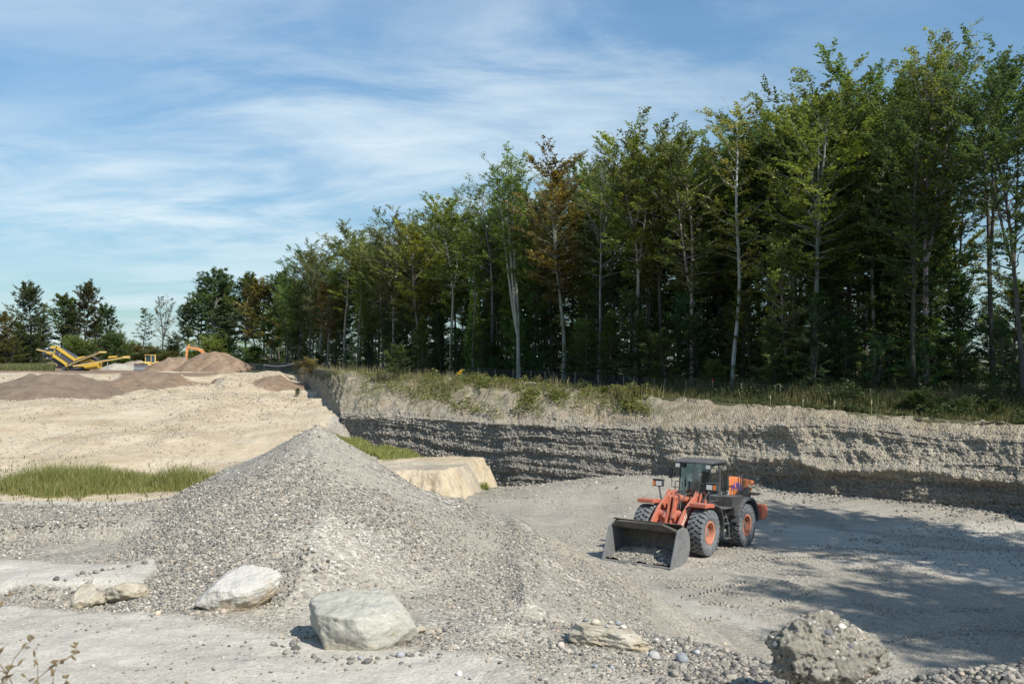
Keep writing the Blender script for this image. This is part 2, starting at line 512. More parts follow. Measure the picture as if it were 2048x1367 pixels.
# ================================================================ terrain
RIM = np.array([(-60, -40), (-60, 17), (-14, 16.2), (-8.5, 15.4), (-4.5, 15.6), (-1.6, 14.4), (-0.7, 12.6), (-0.15, 11.0), (0.35, 10.15), (0.9, 9.75), (1.45, 9.45), (2.3, 8.75), (3.0, 8.2),
                (3.6, 8.2), (4.5, 8.75), (6.5, 10.2), (12, 11.5), (20, 13), (25.5, 21), (60, 21), (60, -40)], float)
def poly_sd(x, y, P):
    """signed distance to a closed polygon, negative inside"""
    x, y = np.asarray(x, float), np.asarray(y, float)
    d = np.full(x.shape, 1e9); ins = np.zeros(x.shape, bool)
    n = len(P)
    for i in range(n):
        ax, ay = P[i]; bx, by = P[(i + 1) % n]
        ex, ey = bx - ax, by - ay
        t = np.clip(((x - ax) * ex + (y - ay) * ey) / (ex * ex + ey * ey), 0, 1)
        d = np.minimum(d, np.hypot(x - ax - t * ex, y - ay - t * ey))
        c = ((ay > y) != (by > y))
        with np.errstate(divide='ignore', invalid='ignore'):
            xi = ex * (y - ay) / (ey if ey != 0 else 1e-9) + ax
        ins ^= c & (x < xi)
    return np.where(ins, -d, d)
def ridge(x, y, A, B, k, fr=1.0):
    """height of a ridge from A to B (x, y, z) falling off to both sides at slope k (k * fr towards -y)"""
    ex, ey = B[0] - A[0], B[1] - A[1]
    t = np.clip(((x - A[0]) * ex + (y - A[1]) * ey) / (ex * ex + ey * ey), 0, 1)
    dx, dy = x - A[0] - t * ex, y - A[1] - t * ey
    d = np.hypot(dx, np.where(dy < 0, dy * fr, dy))
    return A[2] + (B[2] - A[2]) * t - k * d
PK = at(605, 843, 15.0)              # the top of the near gravel pile
SH = at(1024, 1044, 15.8)            # its right shoulder
TO = at(1300, 1184, 26.0)            # where it runs out on the pit floor
SH2 = at(705, 922, 15.1)
SH3 = at(800, 970, 15.3)
SH4 = at(915, 992, 15.5)
XBY = ([20, 40, 47, 50, 62, 70, 77, 82, 90, 100, 150, 400], [-9, -7, -5, -3.5, -6.8, -12.3, -14.6, -14.2, -13.5, -14.5, -26, -85])
def left_z(Y):
    return np.interp(Y, [30, 47, 52, 58, 64, 72, 85, 100, 118, 140, 160, 215, 400, 900], [-.05, 0, .1, .3, .75, 1.35, 2.05, 2.72, 3.2, 4.0, 4.5, 4.6, 4.8, 5])
def gz(x, y, fine=True):
    x, y = np.asarray(x, float), np.asarray(y, float)
    n1 = fbm(x * 0.16, y * 0.16, 3.0, 4)
    n2 = fbm(x * 0.7, y * 0.7, 8.0, 4)
    # sandy slope on the left, rising to the far level
    zl = left_z(y + n1 * 2.2)
    zl = zl + 0.10 * n1 * sstep(46, 60, y) + 0.05 * n2 * sstep(50, 60, y)
    rill = vnoise(x * 0.28 + y * 0.05, y * 0.04, 4.0)
    zl = zl + 0.22 * rill * sstep(55, 68, y) * (1 - sstep(100, 130, y))
    zl = zl + 0.5 * np.exp(-(((x + 50) / 13) ** 2 + ((y - 133) / 15) ** 2))
    zl = zl - 0.9 * np.exp(-(((x + 42) / 5) ** 2 + ((y - 138) / 12) ** 2))            # hollow with pale sand
    rel = sstep(100, 112, y) * (1 - sstep(135, 155, y))
    zl = zl + rel * (0.42 * fbm(x * 0.11, y * 0.07, 14.0, 4) + 0.14 * n2)
    u_ = x / y
    zl = zl + 0.45 * sstep(-0.405, -0.385, u_) * (1 - sstep(-0.34, -0.325, u_)) * sstep(124, 129, y + 2.5 * n1) * (1 - sstep(140, 150, y))
    zl = zl + 0.9 * sstep(-0.30, -0.285, u_ + 0.01 * n1) * (1 - sstep(-0.235, -0.22, u_)) * sstep(112, 117, y + 3 * n1) * (1 - sstep(135, 160, y))
    zl = zl + sstep(58, 70, y) * (1 - sstep(105, 118, y)) * (0.20 * fbm(x * 0.22, y * 0.10, 17.0, 4) + 0.06 * fbm(x * 0.9, y * 0.5, 19.0, 3))
    zl = zl + 0.40 * sstep(-0.36, -0.33, x / y) * sstep(90, 98, y + 2 * n1) * (1 - sstep(99.5, 108, y + 2 * n1))
    # pit
    zp = 0.02 * n1 + 0.035 * n2
    zp = zp - 2.0 * np.exp(-(((x + 2) / 7) ** 2 + ((y - 68) / 9) ** 2))
    zp = zp - 0.18 * sstep(35.2, 38, y) * (1 - sstep(42, 50, y))
    zp = zp + 0.55 * np.exp(-(((x - 6.5) / 5) ** 2 + ((y - 54) / 4) ** 2))
    zp = zp + 0.5 * np.exp(-(((x + 1.7) / 1.6) ** 2 + ((y - 43) / 1.4) ** 2))
    zp = zp + 3.9 * sstep(100, 140, y)
    xb = np.interp(y, *XBY) + 1.5 * n1
    m = sstep(-1.2, 2.6, x - xb)
    z = zl * (1 - m) + zp * m
    # the high ledge the boulders stand on
    sd = poly_sd(x, y, RIM) + 0.25 * n2 + 0.1 * n1
    zt = 4.4 + 0.9 * sstep(6.5, 2.0, y) + 0.03 * n2
    # left bank: a step, then a low crest
    zt = zt + 0.17 * sstep(10.55, 10.85, y + 0.12 * n2 + 0.06 * (x + 4)) * sstep(-3.6, -4.3, x) 
    zt = zt + (0.20 + 0.06 * n2) * sstep(13.2, 13.36, y + 0.30 * n2 + 0.25 * n1) * sstep(-4.5, -5.2, x)
    plat = zt - 0.64 * np.maximum(sd, 0) - 0.06 * np.clip(sd + 1.2, 0, 1.2)
    z = smax(z, plat, 0.35)
    crest = ridge(x, y, (-5.2, 14.6, 4.86), (-6.5, 14.4, 4.62), 0.5)
    crest = smax(crest, ridge(x, y, (-6.5, 14.4, 4.62), (-7.6, 14.0, 4.72), 0.42), 0.2)
    crest = smax(crest, ridge(x, y, (-7.6, 14.0, 4.72), (-14, 13.6, 4.8), 0.42), 0.2)
    z = smax(z, crest + 0.05 * n2, 0.12)
    # the gravel pile, tipped over the edge of the ledge
    w = x + 0.5 * n1
    pile = ridge(w, y, PK, SH2, 0.64, 0.52)
    pile = smax(pile, ridge(w, y, SH2, SH3, 0.62, 0.45), 0.1)
    pile = smax(pile, ridge(w, y, SH3, SH4, 0.62, 0.42), 0.1)
    pile = smax(pile, ridge(w, y, SH4, SH, 0.62, 0.42), 0.1)
    pile = smax(pile, ridge(x, y, SH, TO, 0.68), 0.2)
    pile = smax(pile, ridge(w, y, PK, (-5.3, 14.7, 4.86), 0.62, 0.5), 0.12)
    pile = smax(pile, ridge(x, y, SH, (0.15, 11.2, 4.3), 0.6), 0.4)
    pile = pile + 0.05 * n2 + 0.03 * n1
    z = smax(z, pile, 0.16)
    # small hump right of the big boulder, cobble bank at the far right
    z = z + 0.12 * np.exp(-(((x + 0.1) / 0.35) ** 2 + ((y - 9.45) / 0.28) ** 2))
    z = z + 0.22 * np.exp(-(((x - 5.2) / 1.1) ** 2 + ((y - 8.6) / 0.5) ** 2))
    z = z + 0.22 * np.exp(-(((x - 3.75) / 0.6) ** 2 + ((y - 7.7) / 0.45) ** 2))
    if fine:
        near = 1 - sstep(18, 40, y)
        z = z + near * 0.014 * fbm(x * 4.0, y * 4.0, 2.0, 3)
    return z

def masks(x, y):
    n1 = fbm(x * 0.16, y * 0.16, 3.0, 4)
    xb = np.interp(y, *XBY)
    n0 = fbm(x * 0.07, y * 0.07, 11.0, 4)
    sand = (1 - sstep(-1.5, 2.0, x - xb + 0.8 * n1)) * sstep(20, 24, y)
    grav = 0.5 * sstep(47, 43, y) * sand
    soil = 0.8 * sstep(1.15, 0.8, np.sqrt(((x + 50) / 12) ** 2 + ((y - 122) / 20) ** 2) + 0.35 * n0)
    soil = np.maximum(soil, sstep(1.15, 0.85, np.sqrt(((x + 54) / 8) ** 2 + ((y - 156) / 16) ** 2) + 0.25 * n0))
    soil = np.maximum(soil, 0.75 * sstep(150, 175, y + 8 * n0) * sstep(-0.30, -0.36, x / y + 0.03 * n0))
    u_ = x / y
    soil = np.maximum(soil, 0.85 * sstep(-0.405, -0.385, u_) * (1 - sstep(-0.34, -0.325, u_)) * sstep(112, 122, y) * (1 - sstep(150, 170, y)))
    soil = np.maximum(soil, sstep(1.1, 0.8, np.sqrt(((x + 28) / 4) ** 2 + ((y - 120) / 10) ** 2) + 0.3 * n0) * 0.8)
    sand = np.clip(sand - grav, 0, 1)
    trk = sstep(10.2, 9.5, y + 0.25 * (x + 3.5) + 0.5 * n1) * sstep(0.9, -1.0, x)
    trk = np.maximum(trk, sstep(-3.9, -4.2, x) * sstep(10.75, 10.95, y) * sstep(11.9, 11.4, y + 0.3 * (x + 4.5)))
    trk = np.maximum(trk, (sstep(42, 45, y) * sstep(50, 47.5, y)) * sstep(-5, -8, x) * 0.75)
    pit = sstep(0.3, 2.0, x - xb) * sstep(18, 22, y)
    band = 0.85 * sstep(-0.35, 0.4, fbm((x * 0.8 + y * 0.6) * 0.25, (-0.6 * x + 0.8 * y) * 0.05, 5.0, 3))
    trk = np.maximum(trk, pit * (0.28 + 0.72 * band) * (1 - sstep(40, 47, y)))
    # fine sand on the right flank of the pile
    fl = sstep(-0.5, 0.7, x + 0.4 * n1) * sstep(9.8, 10.8, y) * (1 - sstep(19, 25, y)) * sstep(0.6, 1.4, gz(x, y, False))
    sand = np.maximum(sand, 0.60 * fl * sstep(0.175, 0.13, x / y) * (0.8 + 0.3 * n1))
    return np.stack([np.clip(sand, 0, 1), np.clip(soil, 0, 1), np.clip(trk, 0, 1), np.ones_like(x)], -1)

def build_ground():
    a = np.concatenate([np.arange(-180, -34, 4.0), np.arange(-34, 36, 0.085), np.arange(36, 180.1, 4.0)])
    a = np.radians(a)
    d = np.concatenate([np.geomspace(0.6, 7.0, 40)[:-1], np.geomspace(7.0, 60, 330)[:-1], np.geomspace(60, 260, 150)[:-1], np.geomspace(260, 5000, 30)])
    A, D = np.meshgrid(a, d)
    X, Y = D * np.sin(A), D * np.cos(A)
    Z = gz(X, Y)
    Z = np.where(Y < 0, np.where(np.hypot(X, Y) > 60, 4.6, Z), Z)
    o = mesh_np('ground', np.stack([X, Y, Z], -1), grid_faces(*X.shape), M_GROUND, smooth=True,
                attrs={'mask': ('POINT', 'FLOAT_COLOR', masks(X.ravel(), Y.ravel()))})
    o['kind'] = 'structure'
    o['label'] = 'gravel pit floor, ledge, pile and sandy slope'
    return o
build_ground()

# ---------------------------------------------------------------- the cut face and the wooded level above it
def zy(y, d): return at(1024, y, d)[2]
WPX = np.array([596, 620, 650, 700, 800, 900, 1000, 1150, 1300, 1450, 1620, 1850, 2048, 2300, 2700, 3400], float)
Bd = np.array([165, 122, 81, 77.5, 72.5, 68.8, 65, 61, 58, 54.8, 51.6, 47.9, 45, 38.5, 29.5, 20.5])
Bz = np.array([4.2, 2.4, -.6, -1.6, -2.3, -2.6, -2.6, -1.5, -.5, -.5, -.5, -.5, -.5, -.5, -.5, -.5])
Td = np.array([158, 119, 82, 78.3, 73.6, 70.1, 66.4, 62.4, 59.3, 56.0, 52.7, 49.0, 46.0, 39.4, 30.4, 21.4])
Tz = np.array([4.7, 3.2, zy(830, 82), zy(831, 78.3), zy(834, 73.6), zy(840, 70.1), zy(846, 66.4), zy(853, 62.4), zy(856, 59.3), zy(852, 56), zy(848, 52.7), zy(868, 49), zy(885, 46), 2.9, 2.9, 2.9])
Ud = np.array([150, 125, 101, 93, 86, 82, 77, 71, 64.5, 58.4, 54.0, 50.0, 47.0, 40.2, 31.2, 22.2])
Uz = np.array([zy(733, 150), zy(738, 125), zy(739, 101), zy(743, 93), zy(750, 86), zy(756, 82), zy(763, 77), zy(774, 71), zy(792, 64.5), zy(806, 58.4), zy(818, 54), zy(836, 50), zy(850, 47), 3.8, 3.8, 3.8])
TLpx = [380, 560, 600, 700, 850, 1040, 1300, 1620, 2048, 2300, 2700, 3400]
TLd = [235, 187, 172, 142, 110, 88, 72.5, 61, 53.5, 45, 34, 25]
TLy = [727, 728, 729, 738, 748, 758, 772, 786, 801, 0, 0, 0]
TLz = [zy(y, d) if y else 4.75 for y, d in zip(TLy, TLd)]
def tl_d(px): return np.interp(px, TLpx, TLd)
def tl_z(px): return np.interp(px, TLpx, TLz)
def smooth_interp(q, xp, fp):
    r = np.interp(q, xp, fp)
    for w in (18, 36):
        r = 0.5 * r + 0.25 * (np.interp(q - w, xp, fp) + np.interp(q + w, xp, fp))
    return r
def wall_rows(px, v):
    """profile of the bank at column px: v 0..1 the cut face, 1..2 the slope above it; returns d, z"""
    bd, bz, td, tz, ud, uz = [smooth_interp(px, WPX, q) for q in (Bd, Bz, Td, Tz, Ud, Uz)]
    steep = sstep(1250, 1500, px)               # on the right the foot is steep and the upper part lies back
    t = np.clip(v, 0, 1)
    knee = 0.50
    td2 = np.where(t < knee, t / knee * 0.10, 0.10 + (t - knee) / (1 - knee) * 0.90)
    d1 = bd + (td - bd) * (t * (1 - steep) + td2 * steep)
    z1 = bz + (tz - bz) * t
    s = np.clip(v - 1, 0, 1)
    return d1 + (ud - td) * s, z1 + (uz - tz) * (s + 0.55 * s * (1 - s))
def build_wall():
    px = np.concatenate([np.arange(596, 2080, 1.5), np.arange(2080, 3400, 8.0)])
    v = np.concatenate([np.linspace(0, 1, 130)[:-1], np.linspace(1, 2, 90)])
    P, V = np.meshgrid(px, v)
    D, Z = wall_rows(P, V)
    X, Y = (P - 1024) / F * D, D
    # horizontal outward direction of the face (towards the pit)
    gx, gy = np.gradient(X, axis=1), np.gradient(Y, axis=1)
    ln = np.hypot(gx, gy); nx, ny = gy / ln, -gx / ln
    s = np.cumsum(np.hypot(gx[60], gy[60]))[None, :] + 0 * X       # metres along the face
    face = sstep(0.0, 0.05, V) * (1 - sstep(1.0, 1.25, V))
    env = face * sstep(596, 680, P)
    right = sstep(1180, 1420, P)
    warp = 0.35 * fbm(s * 0.12, Z * 0.2, 1.0, 3)
    strata = fbm(s * 0.035 + 3, (Z + warp) * 2.7, 6.0, 4, 0.6)
    ledge = np.sign(strata) * np.abs(strata) ** 0.7
    gully = fbm(s * 0.55 + 0.25 * Z, Z * 0.10, 2.0, 4, 0.55)
    butt = 1 - np.abs(fbm(s * 0.22 + 7, Z * 0.16, 9.0, 3)) * 1.6
    lump = fbm(s * 1.5, Z * 1.8, 4.0, 4, 0.6)
    pebb = fbm(s * 5.5, Z * 5.5, 5.0, 2, 0.6)
    disp = env * (0.11 * ledge * (1 - 0.2 * right) + (0.08 + 0.12 * right) * gully + right * 0.26 * butt * sstep(0.35, 0.75, V) + (0.06 + 0.03 * right) * lump + 0.05 * pebb)
    # overhanging lip between foot painted dark as shade and pale upper gravel on the right
    lip = right * np.exp(-((V - 0.50 - 0.10 * fbm(s * 0.16, 0, 3.0, 3)) / 0.055) ** 2)
    disp = disp + env * lip * (0.30 + 0.22 * gully)
    slope = sstep(0.9, 1.2, V) * (1 - sstep(1.93, 2.0, V))
    disp = disp + slope * (0.16 * fbm(s * 0.5 - 0.3 * Y, Y * 0.25, 3.0, 5, 0.6) + 0.12 * gully)
    X = X + nx * disp; Y = Y + ny * disp
    Z = Z + slope * (0.22 * fbm(s * 0.35, Y * 0.3, 7.0, 4) + 0.07 * fbm(s * 1.6, Y * 1.2, 2.0, 3)) * (1 - 0.6 * right) + sstep(1.75, 2, V) * (0.14 * fbm(s * 0.8, 0, 1.0, 5) + 0.06 * vnoise(s * 4, 0, 2.0))
    crumb = sstep(1.6, 2.0, V) * right * (0.22 * fbm(s * 0.9, V * 2, 5.0, 5, .6))
    X = X + nx * crumb; Y = Y + ny * crumb
    dark = (1 - sstep(1180, 1400, P)) * sstep(0.0, 0.1, V) * (1 - sstep(0.93, 1.02, V)) * 0.95 + 0.6 * right * (1 - sstep(0.40, 0.52, V))  # painted shade: left part of the face, and the foot on the right
    soil = sstep(0.86, 1.25, V + 0.1 * gully) * (0.75 + 0.25 * right)
    soil = np.maximum(soil, right * 0.5 * sstep(0.75, 0.95, V + 0.2 * fbm(s * 0.1, 0, 8, 2)))
    green = sstep(1.12, 1.6, V + 0.25 * gully) * (1 - 0.65 * sstep(1290, 1420, P))
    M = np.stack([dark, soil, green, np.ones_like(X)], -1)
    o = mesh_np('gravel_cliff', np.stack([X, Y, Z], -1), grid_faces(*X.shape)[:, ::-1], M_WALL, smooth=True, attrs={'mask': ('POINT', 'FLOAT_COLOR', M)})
    global WALL_P, WALL_N
    WALL_P = np.stack([X, Y, Z], -1); WALL_N = np.stack([nx, ny, V], -1)
    o['kind'] = 'structure'
    o['label'] = 'layered gravel face of the pit with a weedy slope above'
    # wooded level behind it
    px2 = np.concatenate([np.arange(300, 2080, 8.0), np.arange(2080, 3401, 20.0)])
    rows = []
    ud, uz = np.interp(px2, WPX, Ud), np.interp(px2, WPX, Uz)
    ud = np.where(px2 < 596, np.interp(px2, [300, 596], [215, 152]), ud); uz = np.where(px2 < 596, 4.7, uz)
    td, tz = tl_d(px2), tl_z(px2)
    rows.append((ud - .35, uz - .7)); rows.append((ud - .10, uz - .10))
    for k, (f, dz) in enumerate([(0.03, 0.0), (0.35, 0), (0.7, 0), (1.0, 0)]):
        rows.append((ud + (td - ud) * f, uz + (tz - uz) * f + dz))
    for add, dz in ((6, .1), (15, .15), (30, .2), (60, .2), (140, .2), (400, .2)):
        rows.append((td + add, tz + dz))
    D = np.array([r[0] for r in rows]); Zf = np.array([r[1] for r in rows])
    P2 = np.broadcast_to(px2, D.shape)
    Xf = (P2 - 1024) / F * D
    Zf = Zf + 0.10 * fbm(Xf * 0.2, D * 0.2, 1.0, 3) * (np.arange(len(rows)) > 2)[:, None]
    o = mesh_np('forest_floor', np.stack([Xf, D, Zf], -1), grid_faces(*D.shape),
                mat_simple('leaf_litter', (0.06, 0.055, 0.03), 0.95, var=1.0, vscale=1.5, col2=(0.09, 0.10, 0.04), bmp=0.05, bscale=6), smooth=True)
    o['kind'] = 'structure'
build_wall()

# sandy block left standing in the pit, in front of the dark face
def build_terrace():
    c = np.array([at(700, 922, 50), at(942, 912, 49.5)])
    u = np.linspace(-9.5, 0.8, 190); w = np.linspace(-1.6, 11, 120)
    U, W = np.meshgrid(u, w)
    # u along the front edge (towards its right corner), w backwards
    o0 = at(905, 911, 48.0); ang = R(-9)
    ca, sa = math.cos(ang), math.sin(ang)
    n = 1.5 * fbm(U * 0.45, W * 0.45, 1.0, 5); n2 = fbm(U * 1.8, W * 1.8, 3.0, 4)
    blk = np.round(3.0 * vnoise(U * .55, 0 * W, 5.0) ) / 3.0
    n3 = fbm(U * 5, W * 5, 6.0, 3)
    front = np.clip((W + 0.05 * n + 0.09 * blk + 0.05 * n2 + 0.06 * n3 + 0.75) / 1.05, 0, 1) ** 0.85
    side = np.clip((0.6 - U - 0.12 * n - 0.12 * n2 - 0.06 * n3) / 1.15, 0, 1) ** 0.85
    side = side * (1 - 0.0)
    slump = 0.42 * np.exp(-((W + 0.9 + 0.3 * n2) / 0.55) ** 2) * (0.6 + n) * (W < 0.3)
    crack = 0.3 * np.exp(-((U + 5.6 + 0.2 * n2 - 0.25 * W) / 0.08) ** 2) * sstep(0.4, -0.4, W) + np.exp(-((U + 3.1 + 0.25 * n2 + 0.3 * W) / 0.10) ** 2) * sstep(0.6, -0.6, W) * 0.35
    top = 1.52 + 0.05 * n - 0.04 * W + 0.03 * n2 - 0.25 * sstep(-3, -8, U)
    h = -0.9 + (top + 0.9) * front * side - crack * front * side + np.maximum(slump, 0) * (1 - front) * side + 0.05 * n3 * front * (1 - front) * 4
    X = o0[0] + U * ca - W * sa + 0.12 * n2 * (1 - front)
    Y = o0[1] + U * sa + W * ca - 0.2 * n2 * front * (1 - front) * 4
    t = mesh_np('sand_terrace', np.stack([X, Y, h], -1), grid_faces(*X.shape), M_GROUND, smooth=True,
                attrs={'mask': ('POINT', 'FLOAT_COLOR', np.stack([0.62 + 0.14 * n, 0 * X, 0.3 * sstep(0.2, 3.0, W), np.ones_like(X)], -1))})
    t['kind'] = 'structure'
    t['label'] = 'pale sandy block standing in the pit before the dark face'
build_terrace()

def build_tracks():
    """tread prints pressed into the pit floor: low bars of earth between the lug marks"""
    rng = np.random.default_rng(21)
    mb = MB()
    paths = [[(1290, 1150), (1400, 1140), (1560, 1128), (1750, 1120)], [(1210, 1205), (1330, 1190), (1440, 1182), (1530, 1200)], [(1340, 1225), (1450, 1205), (1560, 1175)], [(1120, 1085), (1180, 1110), (1230, 1150)],
             [(1490, 1100), (1640, 1095), (1830, 1120), (2000, 1165)], [(1350, 1140), (1480, 1165), (1640, 1205), (1800, 1270)], [(1560, 1060), (1750, 1062), (1950, 1085)], [(1640, 1290), (1760, 1250), (1900, 1235), (2040, 1240)]]
    for pth in paths:
        pts = np.array([at(px, py, CAMZ * F / (py - 715))[:2] for px, py in pth])
        seg = np.concatenate([[0], np.cumsum(np.hypot(*np.diff(pts, axis=0).T))])
        sm = np.arange(0, seg[-1], .19)
        X = np.interp(sm, seg, pts[:, 0]); Y = np.interp(sm, seg, pts[:, 1])
        for _ in range(6):
            X[1:-1] = .25 * X[:-2] + .5 * X[1:-1] + .25 * X[2:]; Y[1:-1] = .25 * Y[:-2] + .5 * Y[1:-1] + .25 * Y[2:]
        tx, ty = np.gradient(X), np.gradient(Y); l = np.hypot(tx, ty); tx, ty = tx / l, ty / l
        for off in (-1.08, 1.08):
            for k in range(len(X)):
                if fbm(X[k] * .5, Y[k] * .5, off * 3, 2) < -.02 or rng.uniform() < .12: continue
                for sd in (-1, 1):
                    cx, cy = X[k] - ty[k] * (off + sd * .15) + tx[k] * (.09 if sd > 0 else 0), Y[k] + tx[k] * (off + sd * .15) + ty[k] * (.09 if sd > 0 else 0)
                    a = math.atan2(ty[k], tx[k]) + sd * .95 + rng.normal(0, .08)
                    z = float(gz(cx, cy, False))
                    mb.box((cx, cy, z + .006), (.30 * rng.uniform(.6, 1.05), .085, rng.uniform(.05, .11)), Matrix.Rotation(a, 3, 'Z'), .55)
    o = mb.build('tyre_tracks', M_GROUND)
    n = len(o.data.vertices)
    a = o.data.attributes.new('mask', 'FLOAT_COLOR', 'POINT'); a.data.foreach_set('color', np.tile(np.array([.1, 0, .35, 1], np.float32), n))
    o['kind'] = 'structure'
build_tracks()
# ================================================================ loose stones
def pebble_group(seed):
    g = bpy.data.node_groups.new('pebble_scatter', 'GeometryNodeTree')
    g.interface.new_socket('Geometry', in_out='INPUT', socket_type='NodeSocketGeometry')
    g.interface.new_socket('Geometry', in_out='OUTPUT', socket_type='NodeSocketGeometry')
    N, L = g.nodes.new, g.links.new
    gi, go = N('NodeGroupInput'), N('NodeGroupOutput')
    join = N('GeometryNodeJoinGeometry')
    for k in range(5):
        ico = N('GeometryNodeMeshIcoSphere'); ico.inputs['Subdivisions'].default_value = 3; ico.inputs['Radius'].default_value = 1.0
        pos = N('GeometryNodeInputPosition')
        nz = N('ShaderNodeTexNoise'); nz.noise_dimensions = '4D'
        nz.inputs['W'].default_value = seed * 7.7 + k * 3.1; nz.inputs['Scale'].default_value = 0.75; nz.inputs['Detail'].default_value = 2.0
        L(pos.outputs[0], nz.inputs['Vector'])
        sub = N('ShaderNodeVectorMath'); sub.operation = 'SUBTRACT'; sub.inputs[1].default_value = (0.5, 0.5, 0.5)
        L(nz.outputs['Color'], sub.inputs[0])
        sc = N('ShaderNodeVectorMath'); sc.operation = 'SCALE'; sc.inputs['Scale'].default_value = 1.35
        L(sub.outputs[0], sc.inputs[0])
        sp = N('GeometryNodeSetPosition'); L(ico.outputs['Mesh'], sp.inputs['Geometry']); L(sc.outputs[0], sp.inputs['Offset'])
        ss = N('GeometryNodeSetShadeSmooth'); L(sp.outputs[0], ss.inputs[0])
        sm = N('GeometryNodeSetMaterial'); sm.inputs['Material'].default_value = M_PEBBLE; L(ss.outputs[0], sm.inputs['Geometry'])
        ti = N('GeometryNodeGeometryToInstance'); L(sm.outputs[0], ti.inputs[0])
        L(ti.outputs[0], join.inputs[0])
    ip = N('GeometryNodeInstanceOnPoints')
    ip.inputs['Pick Instance'].default_value = True
    L(gi.outputs[0], ip.inputs['Points']); L(join.outputs[0], ip.inputs['Instance'])
    def attr(nm, typ):
        a = N('GeometryNodeInputNamedAttribute'); a.data_type = typ; a.inputs['Name'].default_value = nm
        return [o for o in a.outputs if o.enabled and o.name == 'Attribute'][0]
    L(attr('idx', 'INT'), ip.inputs['Instance Index'])
    L(attr('scl', 'FLOAT_VECTOR'), ip.inputs['Scale'])
    er = N('FunctionNodeEulerToRotation'); L(attr('rot', 'FLOAT_VECTOR'), er.inputs[0]); L(er.outputs[0], ip.inputs['Rotation'])
    L(ip.outputs[0], go.inputs[0])
    return g
PEB = pebble_group(1)
def scatter(name, pts, size, rng, flat=0.68, label=None, cat='gravel', lo=0.0, hi=1.0, sink=0.25, kind='stuff'):
    n = len(pts)
    size = np.broadcast_to(size, n)
    scl = np.stack([size * rng.uniform(.75, 1.3, n), size * rng.uniform(.7, 1.1, n), size * flat * rng.uniform(.7, 1.2, n)], 1) * 0.5
    pts = np.array(pts); pts[:, 2] += scl[:, 2] * (1 - 2 * sink)
    rot = np.stack([rng.normal(0, .3, n), rng.normal(0, .3, n), rng.uniform(0, 6.28, n)], 1)
    me = bpy.data.meshes.new(name)
    me.vertices.add(n); me.vertices.foreach_set('co', pts.astype(np.float32).ravel())
    for an, typ, arr in (('scl', 'FLOAT_VECTOR', scl), ('rot', 'FLOAT_VECTOR', rot), ('tint', 'FLOAT', lo + (hi - lo) * np.clip(rng.beta(1.9, 2.2, n), 0, 1)), ('idx', 'INT', rng.integers(0, 5, n))):
        a = me.attributes.new(an, typ, 'POINT')
        a.data.foreach_set('vector' if typ == 'FLOAT_VECTOR' else 'value', arr.ravel().astype(np.int32 if typ == 'INT' else np.float32))
    me.materials.append(M_PEBBLE)
    o = link(bpy.data.objects.new(name, me))
    m = o.modifiers.new('scatter', 'NODES'); m.node_group = PEB
    if kind: o['kind'] = kind
    if label: tag(o, label, cat)
    return o
def clump_keep(x, y, rng, freq, thr, soft=0.5):
    return rng.uniform(0, 1, len(x)) < np.clip(0.5 + (fbm(x * freq, y * freq, 21.0, 4) - thr) / soft, 0.04, 1)
def ground_points(n, x0, x1, y0, y1, rng, keep=None):
    """points spread evenly over the picture of a strip of ground: denser nearby"""
    y = np.exp(rng.uniform(math.log(y0), math.log(y1), n)); x = rng.uniform(x0, x1, n) * y
    if keep is not None:
        k = keep(x, y); x, y = x[k], y[k]
    return np.stack([x, y, gz(x, y)], 1)
